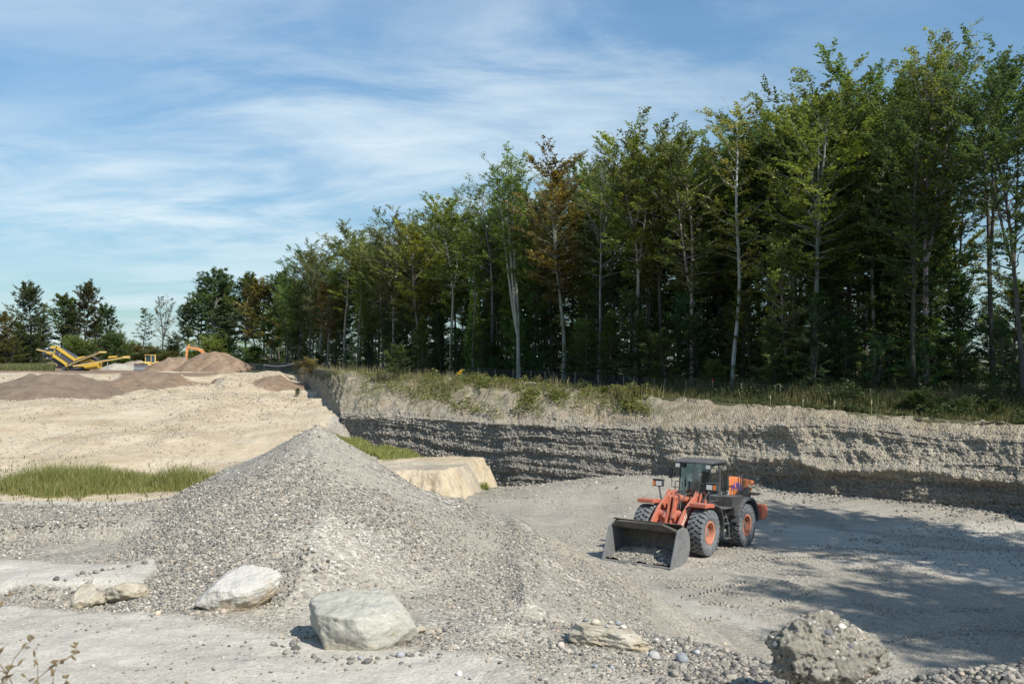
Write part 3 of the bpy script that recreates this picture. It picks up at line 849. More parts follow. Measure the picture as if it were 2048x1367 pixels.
def build_stones():
    rng = np.random.default_rng(5)
    def sizes(n, a, b, p=2.6):
        return a + (b - a) * rng.power(1 / p, n) if False else a + (b - a) * rng.uniform(0, 1, n) ** p
    def trackfree(x, y, lim=0.4):
        return masks(x, y)[:, 2] < lim
    # the pile: mostly small, some bigger; sandy runs between stony patches
    def kp(x, y):
        right = x - 0.02 * (y - 12)
        m = clump_keep(x, y, rng, 0.55, -0.05, 0.8) & ((right < 0.12 + 0.30 * fbm(y * 0.7, x * .7, 2, 4)) | (rng.uniform(0, 1, len(x)) < 0.34))
        return m & trackfree(x, y)
    P = ground_points(150000, -0.52, 0.14, 10.2, 18.0, rng, kp)
    scatter('pile_gravel', P, sizes(len(P), .011, .042, 3.6), rng, label='rounded grey and buff pebbles covering the near gravel pile')
    # ledge
    def kl(x, y):
        m = clump_keep(x, y, rng, 0.8, 0.02, 0.7)
        return m & ((masks(x, y)[:, 2] < 0.35) | (rng.uniform(0, 1, len(x)) < 0.035))
    P = ground_points(90000, -0.56, 0.25, 7.2, 11.2, rng, kl)
    scatter('ledge_gravel', P, sizes(len(P), .007, .036, 3.2), rng, label='small mixed pebbles strewn over the ledge around the boulders')
    # coarse dark cobbles at the lower right
    def kc(x, y):
        return (poly_sd(x, y, RIM) < 0.25) & (rng.uniform(0, 1, len(x)) < sstep(0.10, 0.33, x / y))
    P = ground_points(13000, 0.10, 0.56, 6.9, 9.6, rng, kc)
    scatter('cobble_bank', P, sizes(len(P), .015, .078, 2.4), rng, lo=0.0, hi=0.85, label='dark rounded cobbles banked along the ledge edge beside the conglomerate block')
    # pit floor
    def kf(x, y):
        xb = np.interp(y, *XBY)
        return (x > xb + 1.5) & clump_keep(x, y, rng, 0.2, 0.05 , 0.5) & (poly_sd(x, y, RIM) > 5.5)
    P = ground_points(26000, -0.12, 0.56, 20, 58, rng, kf)
    far = P[:, 1] / 40
    scatter('floor_gravel', P, sizes(len(P), .03, .10, 2.0) * far, rng, label='loose pale gravel scattered over the pit floor round the loader', lo=0.2)
    # crumbs and clods on the sandy slope
    def ks(x, y):
        xb = np.interp(y, *XBY)
        return (x < xb - 0.5) & clump_keep(x, y, rng, 0.12, 0.05, 0.6) & (masks(x, y)[:, 1] < .35)
    P = ground_points(30000, -0.56, -0.05, 50, 150, rng, ks)
    scatter('sand_clods', P, sizes(len(P), .03, .20, 3.2) * (P[:, 1] / 70), rng, label='crumbs of earth scattered on the sandy slope', cat='clods', lo=0.62, hi=0.78)
build_stones()
def build_wall_stones():
    """pebbles standing out of the cut face"""
    rng = np.random.default_rng(15)
    nr, nc, _ = WALL_P.shape
    n = 95000
    i = rng.uniform(1, 165, n); j = rng.uniform(20, 1010, n)
    keep = rng.uniform(0, 1, n) < np.where(i < 132, np.where(j > 520, .42, .85), .45 * np.clip((168 - i) / 36, 0, 1)) * np.clip(.55 + .9 * fbm(j * .02, i * .09, 3, 4), .12, 1)
    i, j = i[keep], j[keep]
    i0, j0 = i.astype(int), j.astype(int); fi, fj = (i - i0)[:, None], (j - j0)[:, None]
    P = WALL_P[i0, j0] * (1 - fi) * (1 - fj) + WALL_P[i0 + 1, j0] * fi * (1 - fj) + WALL_P[i0, j0 + 1] * (1 - fi) * fj + WALL_P[i0 + 1, j0 + 1] * fi * fj
    s = (.035 + .10 * rng.uniform(0, 1, len(P)) ** 3) * (P[:, 1] / 55)
    P[:, :2] += WALL_N[i0, j0, :2] * (s * .12)[:, None]
    P[:, 2] -= s * .15
    scatter('face_gravel', P, s, rng, label='pebbles standing out of the cut gravel face', flat=.75, lo=.15, hi=.85)
build_wall_stones()
def build_scree():
    rng = np.random.default_rng(31)
    n = 5000
    j = rng.integers(60, 1050, n); base = np.array([WALL_P[np.argmin(np.abs(WALL_P[:, q, 2] - gz(WALL_P[:, q, 0], WALL_P[:, q, 1], False))), q] for q in range(0, 1060)])
    P = base[j].copy(); off = rng.exponential(.8, n) * (1 + .8 * fbm(j * .03, 0, 3, 3))
    P[:, 0] += WALL_N[5, j, 0] * off; P[:, 1] += WALL_N[5, j, 1] * off
    P[:, 2] = gz(P[:, 0], P[:, 1])
    scatter('scree', P, .03 + .15 * rng.uniform(0, 1, n) ** 4, rng, label='fallen stones along the foot of the cut face', lo=.0, hi=.75)
    # chips and pebbles gathered against the boulders
    Q = []
    for cx, cy, rx, ry, m in ((-1.35, 9.2, .62, .5, 260), (-2.95, 11.2, .6, .42, 200), (.95, 9.1, .5, .4, 150), (2.35, 7.4, .6, .5, 200), (-4.2, 11.1, .5, .35, 140)):
        a = rng.uniform(0, 6.28, m); r = 1 + rng.exponential(.16, m)
        Q.append(np.stack([cx + rx * r * np.cos(a), cy + ry * r * np.sin(a)], 1))
    Q = np.concatenate(Q)
    scatter('stone_chips', np.stack([Q[:, 0], Q[:, 1], gz(Q[:, 0], Q[:, 1])], 1), .012 + .06 * rng.uniform(0, 1, len(Q)) ** 3, rng, label='chips and pebbles gathered round the feet of the boulders')
build_scree()

# ---------------------------------------------------------------- boulders
def rock_mesh(name, size, seed, planes=11, mat=None, sub=5, rough=0.05, cut=(0.62, 0.95), squash=0.0, parent=None, pits=0.0, flat_top=None, edge=0.018):
    rng = np.random.default_rng(seed)
    bm = bmesh.new(); bmesh.ops.create_icosphere(bm, subdivisions=sub, radius=1.0)
    me = bpy.data.meshes.new(name); bm.to_mesh(me); bm.free()
    P = np.array([v.co[:] for v in me.vertices])
    n = rng.normal(size=(planes, 3)); n /= np.linalg.norm(n, axis=1)[:, None]
    dd = rng.uniform(*cut, planes)
    if flat_top is not None:
        n = np.vstack([n, np.array(flat_top[:3]) / np.linalg.norm(flat_top[:3])]); dd = np.append(dd, flat_top[3])
    dots = P @ n.T
    s = np.ones(len(P))
    for i in range(len(n)):
        k = np.where(dots[:, i] > 1e-3, dd[i] / np.maximum(dots[:, i], 1e-3), 9)
        s = -smax(-s, -k, edge)
    P = P * s[:, None]
    q = P * 1.6 + seed
    P = P * (1 + rough * fbm(q[:, 0], q[:, 1], q[:, 2], 5, 0.55) + 0.35 * rough * fbm(q[:, 0] * 6, q[:, 1] * 6, q[:, 2] * 6, 3))[:, None]
    q = P * 1.3 + seed * 2
    P = P * (1 - 1.3 * rough * np.abs(fbm(q[:, 0] * 1.6, q[:, 1] * 1.6, q[:, 2] * 1.6, 3)))[:, None]
    if pits:
        q = P * 5 + seed
        P = P * (1 + pits * fbm(q[:, 0], q[:, 1], q[:, 2], 4, 0.6) + 0.5 * pits * fbm(q[:, 0] * 4, q[:, 1] * 4, q[:, 2] * 4, 2))[:, None]
    P = P / np.abs(P).max(0) * np.array(size) / 2
    me.vertices.foreach_set('co', P.astype(np.float32).ravel())
    me.polygons.foreach_set('use_smooth', np.ones(len(me.polygons), bool))
    me.update()
    me.materials.append(mat)
    return link(bpy.data.objects.new(name, me), parent), P
def mat_rock(name, stops, veins=0.0, stain=(0.42, 0.34, 0.22), stain_amt=0.6, bscale=9):
    m, nt, b = new_mat(name)
    v = objcoord(nt)
    c = ramp_node(nt, noise(nt, v, 3.2, 8, 0.65, 0.6), stops)
    g = nt.nodes.new('ShaderNodeTexCoord'); sp = nt.nodes.new('ShaderNodeSeparateXYZ'); nt.links.new(g.outputs['Generated'], sp.inputs[0])
    low = mathn(nt, 'ADD', mathn(nt, 'SUBTRACT', 0.55, sp.outputs[2]), mathn(nt, 'MULTIPLY_ADD', noise(nt, v, 4, 7, 0.7), 1.2, -0.6))
    lm = ramp_node(nt, low, [(0.02, 0.0), (0.22, 1.0)])
    c = mixc(nt, mathn(nt, 'MULTIPLY', lm, stain_amt), c, stain)
    if veins:
        vv = objcoord(nt, (1, 1, 1.4), (0.4, 0.5, 0.3))
        e = nt.nodes.new('ShaderNodeTexVoronoi'); e.feature = 'DISTANCE_TO_EDGE'; e.inputs['Scale'].default_value = 4.0
        wv = nt.nodes.new('ShaderNodeVectorMath'); wv.operation = 'ADD'
        nz = nod(nt, 'ShaderNodeTexNoise', Scale=3.0, Detail=4.0); nt.links.new(vv, nz.inputs['Vector'])
        scv = nt.nodes.new('ShaderNodeVectorMath'); scv.operation = 'SCALE'; scv.inputs['Scale'].default_value = 0.25
        nt.links.new(nz.outputs['Color'], scv.inputs[0]); nt.links.new(vv, wv.inputs[0]); nt.links.new(scv.outputs[0], wv.inputs[1])
        nt.links.new(wv.outputs[0], e.inputs['Vector'])
        vm = ramp_node(nt, e.outputs['Distance'], [(0.0, 1.0), (0.018, 0.0)])
        vm = mathn(nt, 'MULTIPLY', vm, ramp_node(nt, noise(nt, v, 2.5, 3), [(0.42, 0.0), (0.6, veins)]))
        c = mixc(nt, vm, c, (0.66, 0.64, 0.58))
    nt.links.new(c, b.inputs['Base Color'])
    b.inputs['Roughness'].default_value = 0.85; b.inputs['Specular IOR Level'].default_value = 0.2
    h = mathn(nt, 'ADD', mathn(nt, 'MULTIPLY', noise(nt, v, bscale, 9, 0.7), 0.06), mathn(nt, 'MULTIPLY', noise(nt, v, bscale * 0.3, 4, 0.6), 0.08))
    nt.links.new(bump(nt, h, 0.8, 1.0), b.inputs['Normal'])
    return m
M_LIME = mat_rock('veined_limestone', [(0.3, (0.33, 0.325, 0.285)), (0.5, (0.43, 0.42, 0.365)), (0.7, (0.52, 0.50, 0.435))], veins=0.9, stain=(0.42, 0.36, 0.26), stain_amt=.85)
M_PALE = mat_rock('pale_stone', [(0.3, (0.46, 0.45, 0.42)), (0.55, (0.55, 0.53, 0.48)), (0.75, (0.61, 0.59, 0.54))], stain=(0.40, 0.32, 0.21), stain_amt=0.85)
M_BUFF = mat_rock('buff_stone', [(0.3, (0.34, 0.29, 0.21)), (0.5, (0.46, 0.42, 0.33)), (0.7, (0.55, 0.52, 0.45))], stain=(0.36, 0.27, 0.15), stain_amt=0.6)
def on_ground(px, py, sink=0.0, y=None):
    """ground point under pixel (px, py): march along the ray"""
    for d in np.arange(5, 140, 0.02):
        p = at(px, py, d)
        if p[2] <= gz(p[0], p[1], False): break
    p[2] = gz(p[0], p[1], False) - sink
    return p
def build_boulders():
    p = on_ground(713, 1298); p[1] += 0.26
    o, _ = rock_mesh('boulder', (1.06, 0.84, 0.84), 12, planes=16, mat=M_LIME, rough=0.05, cut=(0.62, 0.9), flat_top=(0.05, -0.30, 1, 0.55), sub=6, pits=.012)
    o.location = (p[0], p[1], gz(p[0], p[1]) + 0.15); o.rotation_euler = (R(-4), R(-3), R(10))
    tag(o, 'largest grey boulder with white veins standing in the centre foreground', 'boulder')
    p = on_ground(492, 1212); p[1] += 0.28
    o, _ = rock_mesh('boulder', (0.94, 0.62, 0.50), 23, planes=12, mat=M_PALE, rough=0.045, cut=(0.66, 0.95), flat_top=(0.2, -0.62, 1, 0.58), sub=6)
    p[0] -= .10; p[1] -= .24; o.location = (p[0], p[1], gz(p[0], p[1]) + 0.13); o.rotation_euler = (R(-2), R(-14), R(14))
    tag(o, 'smooth whitish boulder with a tan underside at the foot of the gravel pile', 'boulder')
    # split stones on the left
    p = on_ground(255, 1188); p[1] += 0.12
    o, _ = rock_mesh('broken_stone', (0.50, 0.34, 0.30), 31, planes=14, mat=M_BUFF, rough=0.09, cut=(0.5, 0.85))
    p[0] += .0; p[1] -= .20; o.location = (p[0], p[1], gz(p[0], p[1]) + 0.06); o.rotation_euler = (R(6), R(-4), R(20))
    tag(o, 'cracked buff stone with a dark broken end, left of the whitish boulder', 'stone')
    p = on_ground(163, 1208); p[1] += 0.15
    o, _ = rock_mesh('broken_stone', (0.46, 0.40, 0.26), 37, planes=14, mat=M_BUFF, rough=0.09, cut=(0.5, 0.85))
    p[0] += .09; p[1] -= .23; o.location = (p[0], p[1], gz(p[0], p[1]) + 0.06); o.rotation_euler = (R(4), R(8), R(-15))
    tag(o, 'tan stone half buried at the end of the small eroded step', 'stone')
    p = on_ground(840, 1268)
    o, _ = rock_mesh('lump_of_stone', (0.13, 0.10, 0.08), 41, planes=9, mat=M_BUFF, sub=4, rough=0.06, cut=(0.5, 0.9))
    o.location = (p[0], p[1] + .05, gz(p[0], p[1]) + 0.03)
    tag(o, 'small cream coloured lump lying against the right end of the largest boulder', 'stone')
    # flat slab
    p = on_ground(1222, 1300); p[1] += 0.22
    o, PS = rock_mesh('stone_slab', (0.84, 0.58, 0.30), 52, planes=14, mat=M_BUFF, rough=0.09, cut=(0.55, 0.9), flat_top=(0.0, -0.12, 1, 0.5), sub=6)
    zs = gz(p[0], p[1]) + 0.08
    o.location = (p[0], p[1], zs); o.rotation_euler = (R(-6), R(4), R(-8))
    tag(o, 'flat pale slab with pebbles lying on top, between the big boulder and the conglomerate', 'stone slab')
    PS = PS @ np.array(o.rotation_euler.to_matrix()).T
    rng = np.random.default_rng(8)
    for k, (dx, dy, s, c) in enumerate([(-.12, .02, .085, (.45, .40, .33)), (.10, .08, .06, (.25, .27, .29)), (.13, -.06, .062, (.55, .52, .46)), (-.02, -.07, .04, (.30, .31, .31)), (.03, .10, .045, (.42, .38, .32)), (-.2, .1, .06, (.2, .21, .2))]):
        q, _ = rock_mesh('slab_pebble', (s, s * .85, s * .7), 60 + k, planes=4, mat=mat_simple('slab_pebble_stone', c, 0.8, col2=tuple(v * 1.25 for v in c), var=1, vscale=30), sub=3, rough=0.05, cut=(.8, 1))
        near = np.hypot(PS[:, 0] - dx, PS[:, 1] - dy) < .045
        q.location = (p[0] + dx, p[1] + dy, zs + PS[near, 2].max() + s * .24)
        tag(q, ['buff pebble resting on the left of the flat slab, biggest there', 'blue grey pebble at the back of the flat slab', 'white egg shaped pebble on the right of the flat slab', 'little grey pebble near the front middle of the flat slab', 'tan pebble behind the middle of the flat slab', 'dark pebble on the left back corner of the flat slab'][k], 'pebble')
    # single cobbles that stand out
    for k, (px, py, s, c, lab) in enumerate([
            (1366, 1326, .125, (.22, .24, .26), 'blue grey cobble alone to the right of the flat slab'),
            (1310, 1322, .12, (.33, .33, .31), 'flat grey pebble tucked under the right end of the flat slab'),
            (1191, 1338, .055, (.23, .25, .28), 'slate blue pebble in front of the flat slab'),
            (1224, 1342, .055, (.27, .28, .30), 'smaller slate pebble just right of another below the slab'),
            (1122, 1296, .08, (.47, .40, .34), 'pinkish round pebble left of the flat slab'),
            (800, 1317, .085, (.28, .29, .30), 'grey cobble below the right end of the largest boulder'),
            (720, 1320, .06, (.26, .27, .28), 'dark pebble straight below the largest boulder'),
            (918, 1350, .06, (.62, .60, .56), 'white pebble at the lower middle edge of the ledge'),
            (1450, 1292, .10, (.40, .36, .28), 'crumbling tan clod near the grass right of the slab'),
            (395, 1165, .055, (.42, .36, .30), 'brown pebble left of the whitish boulder'),
            (313, 1232, .075, (.46, .38, .28), 'orange tan pebble on the ledge left of the whitish boulder'),
            (397, 1072, .11, (.30, .28, .25), 'oval brown cobble on the left flank of the pile'),
            (1395, 1310, .07, (.40, .41, .42), 'pale blue pebble behind the blue grey cobble'),
            (445, 1228, .08, (.36, .30, .25), 'reddish brown pebble under the whitish boulder')]):
        p = on_ground(px, py)
        q, _ = rock_mesh('cobble', (s, s * .85, s * .72), 90 + k, planes=3, mat=mat_simple('cobble_stone', c, 0.75, col2=tuple(v * 1.25 for v in c), var=1, vscale=20), sub=4, rough=0.05, cut=(.82, 1))
        q.location = (p[0], p[1] + s * .4, gz(p[0], p[1]) + s * .22); q.rotation_euler = (rng.normal(0, .15), rng.normal(0, .15), rng.uniform(0, 6))
        tag(q, lab, 'cobble')
    # conglomerate block
    m, nt, b = new_mat('conglomerate')
    v = objcoord(nt)
    cc = ramp_node(nt, noise(nt, v, 6, 8, 0.7), [(0.3, (0.22, 0.20, 0.165)), (0.5, (0.38, 0.355, 0.29)), (0.7, (0.52, 0.485, 0.40))])
    cs = stone_colour(nt, voro(nt, v, 26, 'Color'))
    vd = voro(nt, v, 26)
    pm = ramp_node(nt, vd, [(0.36, 0.9), (0.48, 0.0)])
    nt.links.new(mixc(nt, pm, cc, cs), b.inputs['Base Color'])
    b.inputs['Roughness'].default_value = 0.9; b.inputs['Specular IOR Level'].default_value = 0.15
    h = mathn(nt, 'ADD', mathn(nt, 'MULTIPLY', mathn(nt, 'SUBTRACT', 0.6, vd, clamp=True), 0.03), mathn(nt, 'MULTIPLY', noise(nt, v, 14, 9, 0.75), 0.06))
    nt.links.new(bump(nt, h, 1.0, 1.0), b.inputs['Normal'])
    root = empty('conglomerate_boulder')
    c0 = at(1655, 1302, 7.35)
    root.location = (c0[0], c0[1], c0[2] + 0.03); root.rotation_euler = (0, 0, R(8))
    o, P = rock_mesh('matrix', (0.95, 0.80, 0.66), 91, planes=11, mat=m, sub=6, rough=0.11, cut=(0.58, 0.92), parent=root, pits=0.055, flat_top=(-.1, -.9, .5, .62))
    tag(root, 'rough block of naturally cemented pebbles at the lower right, topmost cobbles loose', 'boulder')
    rng = np.random.default_rng(3)
    bm = bmesh.new(); bmesh.ops.create_icosphere(bm, subdivisions=3, radius=1.0)
    base = np.array([q.co[:] for q in bm.verts]); fc = np.array([[w.index for w in f.verts] for f in bm.faces]); bm.free()
    nrm = P / np.linalg.norm(P, axis=1)[:, None]
    ok = np.where((nrm[:, 2] > -0.75))[0]
    cols = [(.12, .125, .13), (.21, .21, .205), (.29, .275, .245), (.36, .34, .30), (.33, .26, .22), (.48, .46, .42)]
    mats = [mat_simple('set_pebble', c, 0.75, col2=tuple(x * 1.2 for x in c), var=1, vscale=25) for c in cols]
    used = []
    for k in range(100):
        for _ in range(30):
            i = rng.choice(ok); s = rng.uniform(.010, .026) if k > 16 else rng.uniform(.028, .055)
            if all(np.linalg.norm(P[i] - q) > (s + t) * 0.9 for q, t in used): break
        used.append((P[i], s))
        B = base * (1 + 0.12 * fbm(base[:, 0] + k, base[:, 1], base[:, 2], 2))[:, None] * np.array([1, rng.uniform(.65, .95), rng.uniform(.6, .9)]) * s
        Rm = np.array(Matrix(((Vector(rng.normal(size=3)).normalized()).to_track_quat('Z', 'Y').to_matrix())))
        mesh_np('pebble', B @ Rm.T + P[i] * (1 - 0.62 * s / max(np.linalg.norm(P[i]), .1)), fc, mats[rng.integers(0, 6)], parent=root, smooth=True)
build_boulders()

# gravel carried in from the slope: the dry weed standing close to the camera
def build_weed():
    rng = np.random.default_rng(4)
    root = empty('dry_weed')
    b0 = at(45, 1500, 2.6)
    gzb = float(gz(b0[0], b0[1]))
    root.location = (b0[0], b0[1], gzb)
    ms = mat_simple('dry_stem', (0.16, 0.12, 0.07), 0.8); mbud = mat_simple('dry_bud', (0.14, 0.085, 0.05), 0.8, col2=(0.2, 0.17, 0.07), var=1, vscale=60)
    stem, bud = MB(), MB()
    def shoot(p, dirv, L, r, depth):
        pts = [Vector(p)]; dv = Vector(dirv).normalized()
        for i in range(5):
            dv = (dv + Vector(rng.normal(0, .16, 3)) + Vector((0, 0, .06))).normalized()
            pts.append(pts[-1] + dv * L / 5)
        stem.tube(pts, [r * (1 - .12 * i) for i in range(6)], 5)
        if depth < 2:
            for i in range(1, 6):
                for _ in range(2 if depth == 0 else 1):
                    a = rng.uniform(0, 6.28)
                    sd = (dv * .8 + Vector((math.cos(a), math.sin(a) * .6, .35)) * .9).normalized()
                    shoot(pts[i], sd, L * rng.uniform(.22, .42) * (1.25 - .12 * i), r * .6, depth + 1)
        if depth >= 1:
            for i in range(2, 6):
                if rng.uniform() < .75:
                    c = pts[i]; d2 = Vector(rng.normal(0, 1, 3)).normalized()
                    bud.tube([c, c + d2 * .006, c + d2 * .014, c + d2 * .02], [.001, .0035, .003, .0005], 6)
    top = at(20, 1250, 2.6)[2] - gzb
    shoot((0, 0, 0), (-.02, 0, 1), top, .004, 0)
    shoot((.02, .0, 0), (.06, .03, 1), top * .8, .0035, 0)
    shoot((-.02, .02, 0), (-.08, .05, 1), top * .75, .0035, 0)
    b_ = bud.build('dry_weed', mbud); b_.data.materials.append(ms)
    me = b_.data; nb = len(me.polygons)
    bm = bmesh.new(); bm.from_mesh(me)
    tmp = bpy.data.meshes.new('t'); tmp.from_pydata(stem.v, [], stem.f); bm.from_mesh(tmp); bm.faces.ensure_lookup_table()
    for f in bm.faces[nb:]: f.material_index = 1
    bm.to_mesh(me); bm.free(); bpy.data.meshes.remove(tmp)
    b_.location = root.location; bpy.data.objects.remove(root); root = b_; root.name = 'dry_weed'
    tag(root, 'out of focus dry weed with brown buds at the lower left corner', 'weed')
build_weed()
# ================================================================ trees and plants
def tube_np(pts, rad, n):
    pts = np.asarray(pts); m = len(pts)
    t = np.gradient(pts, axis=0); t /= np.linalg.norm(t, axis=1)[:, None] + 1e-9
    ref = np.where(np.abs(t[:, 2:3]) > .9, np.array([[1., 0, 0]]), np.array([[0., 0, 1]]))
    a = np.cross(t, ref); a /= np.linalg.norm(a, axis=1)[:, None] + 1e-9
    b = np.cross(t, a)
    w = 2 * np.pi * np.arange(n) / n
    V = pts[:, None, :] + (a[:, None, :] * np.cos(w)[None, :, None] + b[:, None, :] * np.sin(w)[None, :, None]) * np.asarray(rad)[:, None, None]
    i, k = np.meshgrid(np.arange(m - 1), np.arange(n), indexing='ij')
    k2 = (k + 1) % n
    Fq = np.stack([i * n + k, i * n + k2, (i + 1) * n + k2, (i + 1) * n + k], -1).reshape(-1, 4)
    return V.reshape(-1, 3), Fq
def leaf_quads(P, U, W, ln, wd):
    """one folded rhombus per leaf"""
    n = len(P)
    ln = np.broadcast_to(ln, n)[:, None]; wd = np.broadcast_to(wd, n)[:, None]
    N = np.cross(U, W)
    V = np.stack([P, P + U * ln * .5 + W * wd - N * wd * .25, P + U * ln, P + U * ln * .5 - W * wd - N * wd * .25], 1)
    return V.reshape(-1, 3), np.arange(4 * n).reshape(-1, 4)
def unit(v): return v / (np.linalg.norm(v, axis=-1, keepdims=True) + 1e-9)

def gen_tree(seed, H=20.0, cb=0.36, r=2.7, nb=46, prof='beech', r0=0.17, wander=0.35, leaf=0.20, tw=8, lv=13, fork=0.0, column=None, dead=0.0, yellow=0.15, ang=(14, 60), lean=0.0, topbare=0.0):
    """returns (trunk V, F), (leaf V, F, tint)"""
    rng = np.random.default_rng(seed)
    TV, TF, nV = [], [], 0
    def put(v, f):
        nonlocal nV
        TV.append(v); TF.append(f + nV); nV += len(v)
    z = np.linspace(0, 1, 16)
    if prof in ('beech', 'fan'): H = H * 1.0
    ph = rng.uniform(0, 6.28, 4)
    ox = wander * (np.sin(z * 3.3 + ph[0]) - np.sin(ph[0]) + .35 * np.sin(z * 9 + ph[1])) * z ** .6 + lean * H * z ** 1.4
    oy = wander * (np.sin(z * 2.9 + ph[2]) - np.sin(ph[2]) + .35 * np.sin(z * 8 + ph[3])) * z ** .6
    trunk = np.stack([ox, oy, z * H * (.95 if prof in ('beech', 'fan') else 1)], 1)
    rad = r0 * (1 - z) ** .75 * .95 + .02 + r0 * .45 * np.exp(-z * 40)
    v, f = tube_np(trunk, rad, 9); put(v, f)
    leaders = [(trunk, rad)]
    if fork:
        for k in range(rng.integers(1, 3)):
            i0 = int(fork * 15); a = rng.uniform(0, 6.28); n = 16 - i0
            q = np.linspace(0, 1, n)
            spread = rng.uniform(.05, .10) * H
            pth = trunk[i0] + np.stack([np.cos(a) * spread * q ** .8, np.sin(a) * spread * q ** .8, q * (H - trunk[i0, 2]) * rng.uniform(.85, .97)], 1)
            rd = rad[i0] * .75 * (1 - q) ** .7 + .015
            v, f = tube_np(pth, rd, 7); put(v, f)
            leaders.append((pth, rd))
    LP, LU, LW, LT = [], [], [], []
    tot = nb * (1 + .5 * (len(leaders) - 1))
    for li, (path, rd) in enumerate(leaders):
        m = nb if li == 0 else int(nb * .5)
        for k in range(m):
            t = cb + ((0.93 if prof in ('beech', 'fan') else .985) - cb) * ((k + rng.uniform(0, 1)) / m) ** 0.85
            tt = (t * H - path[0, 2]) / (path[-1, 2] - path[0, 2])
            if tt < 0.02: continue
            p0 = np.array([np.interp(tt, np.linspace(0, 1, len(path)), path[:, c]) for c in range(3)])
            rr = np.interp(tt, np.linspace(0, 1, len(path)), rd)
            s = (t - cb) / (1 - cb)
            if prof == 'beech' and vnoise(t * 6.0, seed * 3.7, k % 3) < -.42: continue
            if prof == 'beech': pr = .30 + .85 * math.sin(math.pi * (.08 + .66 * s))
            elif prof == 'cone': pr = (1 - s) ** .7 + .12
            elif prof == 'round': pr = math.sqrt(max(.05, 1 - (1.7 * s - .75) ** 2))
            elif prof == 'fan': pr = .35 + .8 * s - .55 * s ** 4
            else: pr = 1
            L = r * pr * rng.uniform(.55, 1.2) * (1.3 if prof == 'beech' else 1.0)
            az = k * 2.4 + rng.normal(0, .5) + li
            el = R(ang[0] + (ang[1] - ang[0]) * s ** 1.3 + rng.normal(0, 9))
            q = np.linspace(0, 1, 6)
            curve = rng.uniform(.0, .35) if s > .35 else rng.uniform(-.15, .18)
            dirh = np.array([math.cos(az), math.sin(az)])
            bp = p0 + np.stack([dirh[0] * L * math.cos(el) * q, dirh[1] * L * math.cos(el) * q, L * math.sin(el) * q + curve * L * q ** 2], 1)
            bp[1:, :2] += rng.normal(0, .04 * L, (5, 2))
            br = min(rr * .55, .012 + .018 * L) * (1 - q * .88)
            v, f = tube_np(bp, br, 5); put(v, f)
            if rng.uniform() < dead or (topbare and s > 1 - topbare and rng.uniform() < .8):
                for w in range(5):
                    i = rng.integers(2, 6); a2 = az + rng.normal(0, .8)
                    e = bp[i] + np.array([math.cos(a2), math.sin(a2), rng.uniform(.2, 1.0)]) * L * rng.uniform(.2, .4)
                    v, f = tube_np(np.stack([bp[i], (bp[i] + e) / 2 + rng.normal(0, .03, 3), e]), [.010, .007, .003], 3); put(v, f)
                if rng.uniform() < .6: continue
            bt = rng.uniform(.7, 1.4)
            yel = rng.uniform() < yellow * (.3 + 1.3 * s)
            for w in range(tw + 1):
                sft = rng.uniform(.18, 1.0) if w < tw else .9
                i = sft * 5; i0 = int(min(i, 4)); pw = bp[i0] + (bp[i0 + 1] - bp[i0]) * (i - i0)
                sd = 1 if w % 2 else -1
                a2 = az + sd * rng.uniform(.45, 1.15) if w < tw else az
                el2 = el * .6 + rng.normal(.02, .27) + (.25 * s)
                tl = (.28 + .34 * L * (1.15 - .6 * sft)) * rng.uniform(.6, 1.2)
                dv = np.array([math.cos(a2) * math.cos(el2), math.sin(a2) * math.cos(el2), math.sin(el2)])
                v, f = tube_np(np.stack([pw, pw + dv * tl * .5, pw + dv * tl]), [.012, .008, .003], 3); put(v, f)
                n = max(4, int(2.1 * lv * rng.uniform(.7, 1.2) * (.5 + .5 * tl)))
                u = rng.uniform(.1, 1.05, n)[:, None]
                P = pw + dv * tl * u + rng.normal(0, .06, (n, 3)) * np.array([1.3, 1.3, .7])
                side = np.array([-math.sin(a2), math.cos(a2), 0])
                sg = rng.choice([-1, 1], n)[:, None]
                U = unit(dv * .7 + side * sg * .8 + rng.normal(0, .25, (n, 3)) + np.array([0, 0, -.10]))
                up = unit(np.array([0, 0, 1.0]) + rng.normal(0, .42, (n, 3)) - .25 * dv)
                LP.append(P); LU.append(U); LW.append(unit(np.cross(up, U)))
                g = bt * rng.uniform(.75, 1.3, n)
                tint = np.stack([g, g, g * rng.uniform(.7, 1.1, n)], 1)
                if yel: tint = tint * np.array([1.28, 1.28, .85])
                LT.append(tint)
    if column:
        z0, z1, rad_c, n = column
        zz = rng.uniform(z0, z1, n) * H
        a = rng.uniform(0, 6.28, n)
        cx = np.interp(zz / H, z, ox); cy = np.interp(zz / H, z, oy)
        lob = 1 + .45 * vnoise(zz * .9, a * .9, seed)
        rr = rad_c * lob * rng.uniform(.35, 1, n) ** .5 * (1 - .6 * ((zz / H - z0) / (z1 - z0)) ** 2)
        P = np.stack([cx + rr * np.cos(a), cy + rr * np.sin(a), zz - .25 * rr], 1)
        U = unit(np.stack([np.cos(a), np.sin(a), -.35 + 0 * a], 1) + rng.normal(0, .35, (n, 3)))
        W = unit(np.cross(unit(np.array([0, 0, 1.]) + rng.normal(0, .4, (n, 3))), U))
        LP.append(P); LU.append(U); LW.append(W)
        g = rng.uniform(.8, 1.5, n); LT.append(np.stack([g * .95, g * 1.1, g * .9], 1))
    P, U, W, T = [np.concatenate(q) for q in (LP, LU, LW, LT)]
    sz = leaf * rng.uniform(.7, 1.25, len(P))
    v, f = leaf_quads(P, U, W, sz, sz * .34)
    return (np.concatenate(TV), np.concatenate(TF)), (v, f, np.repeat(np.concatenate([T, np.ones((len(T), 1))], 1), 4, axis=0))

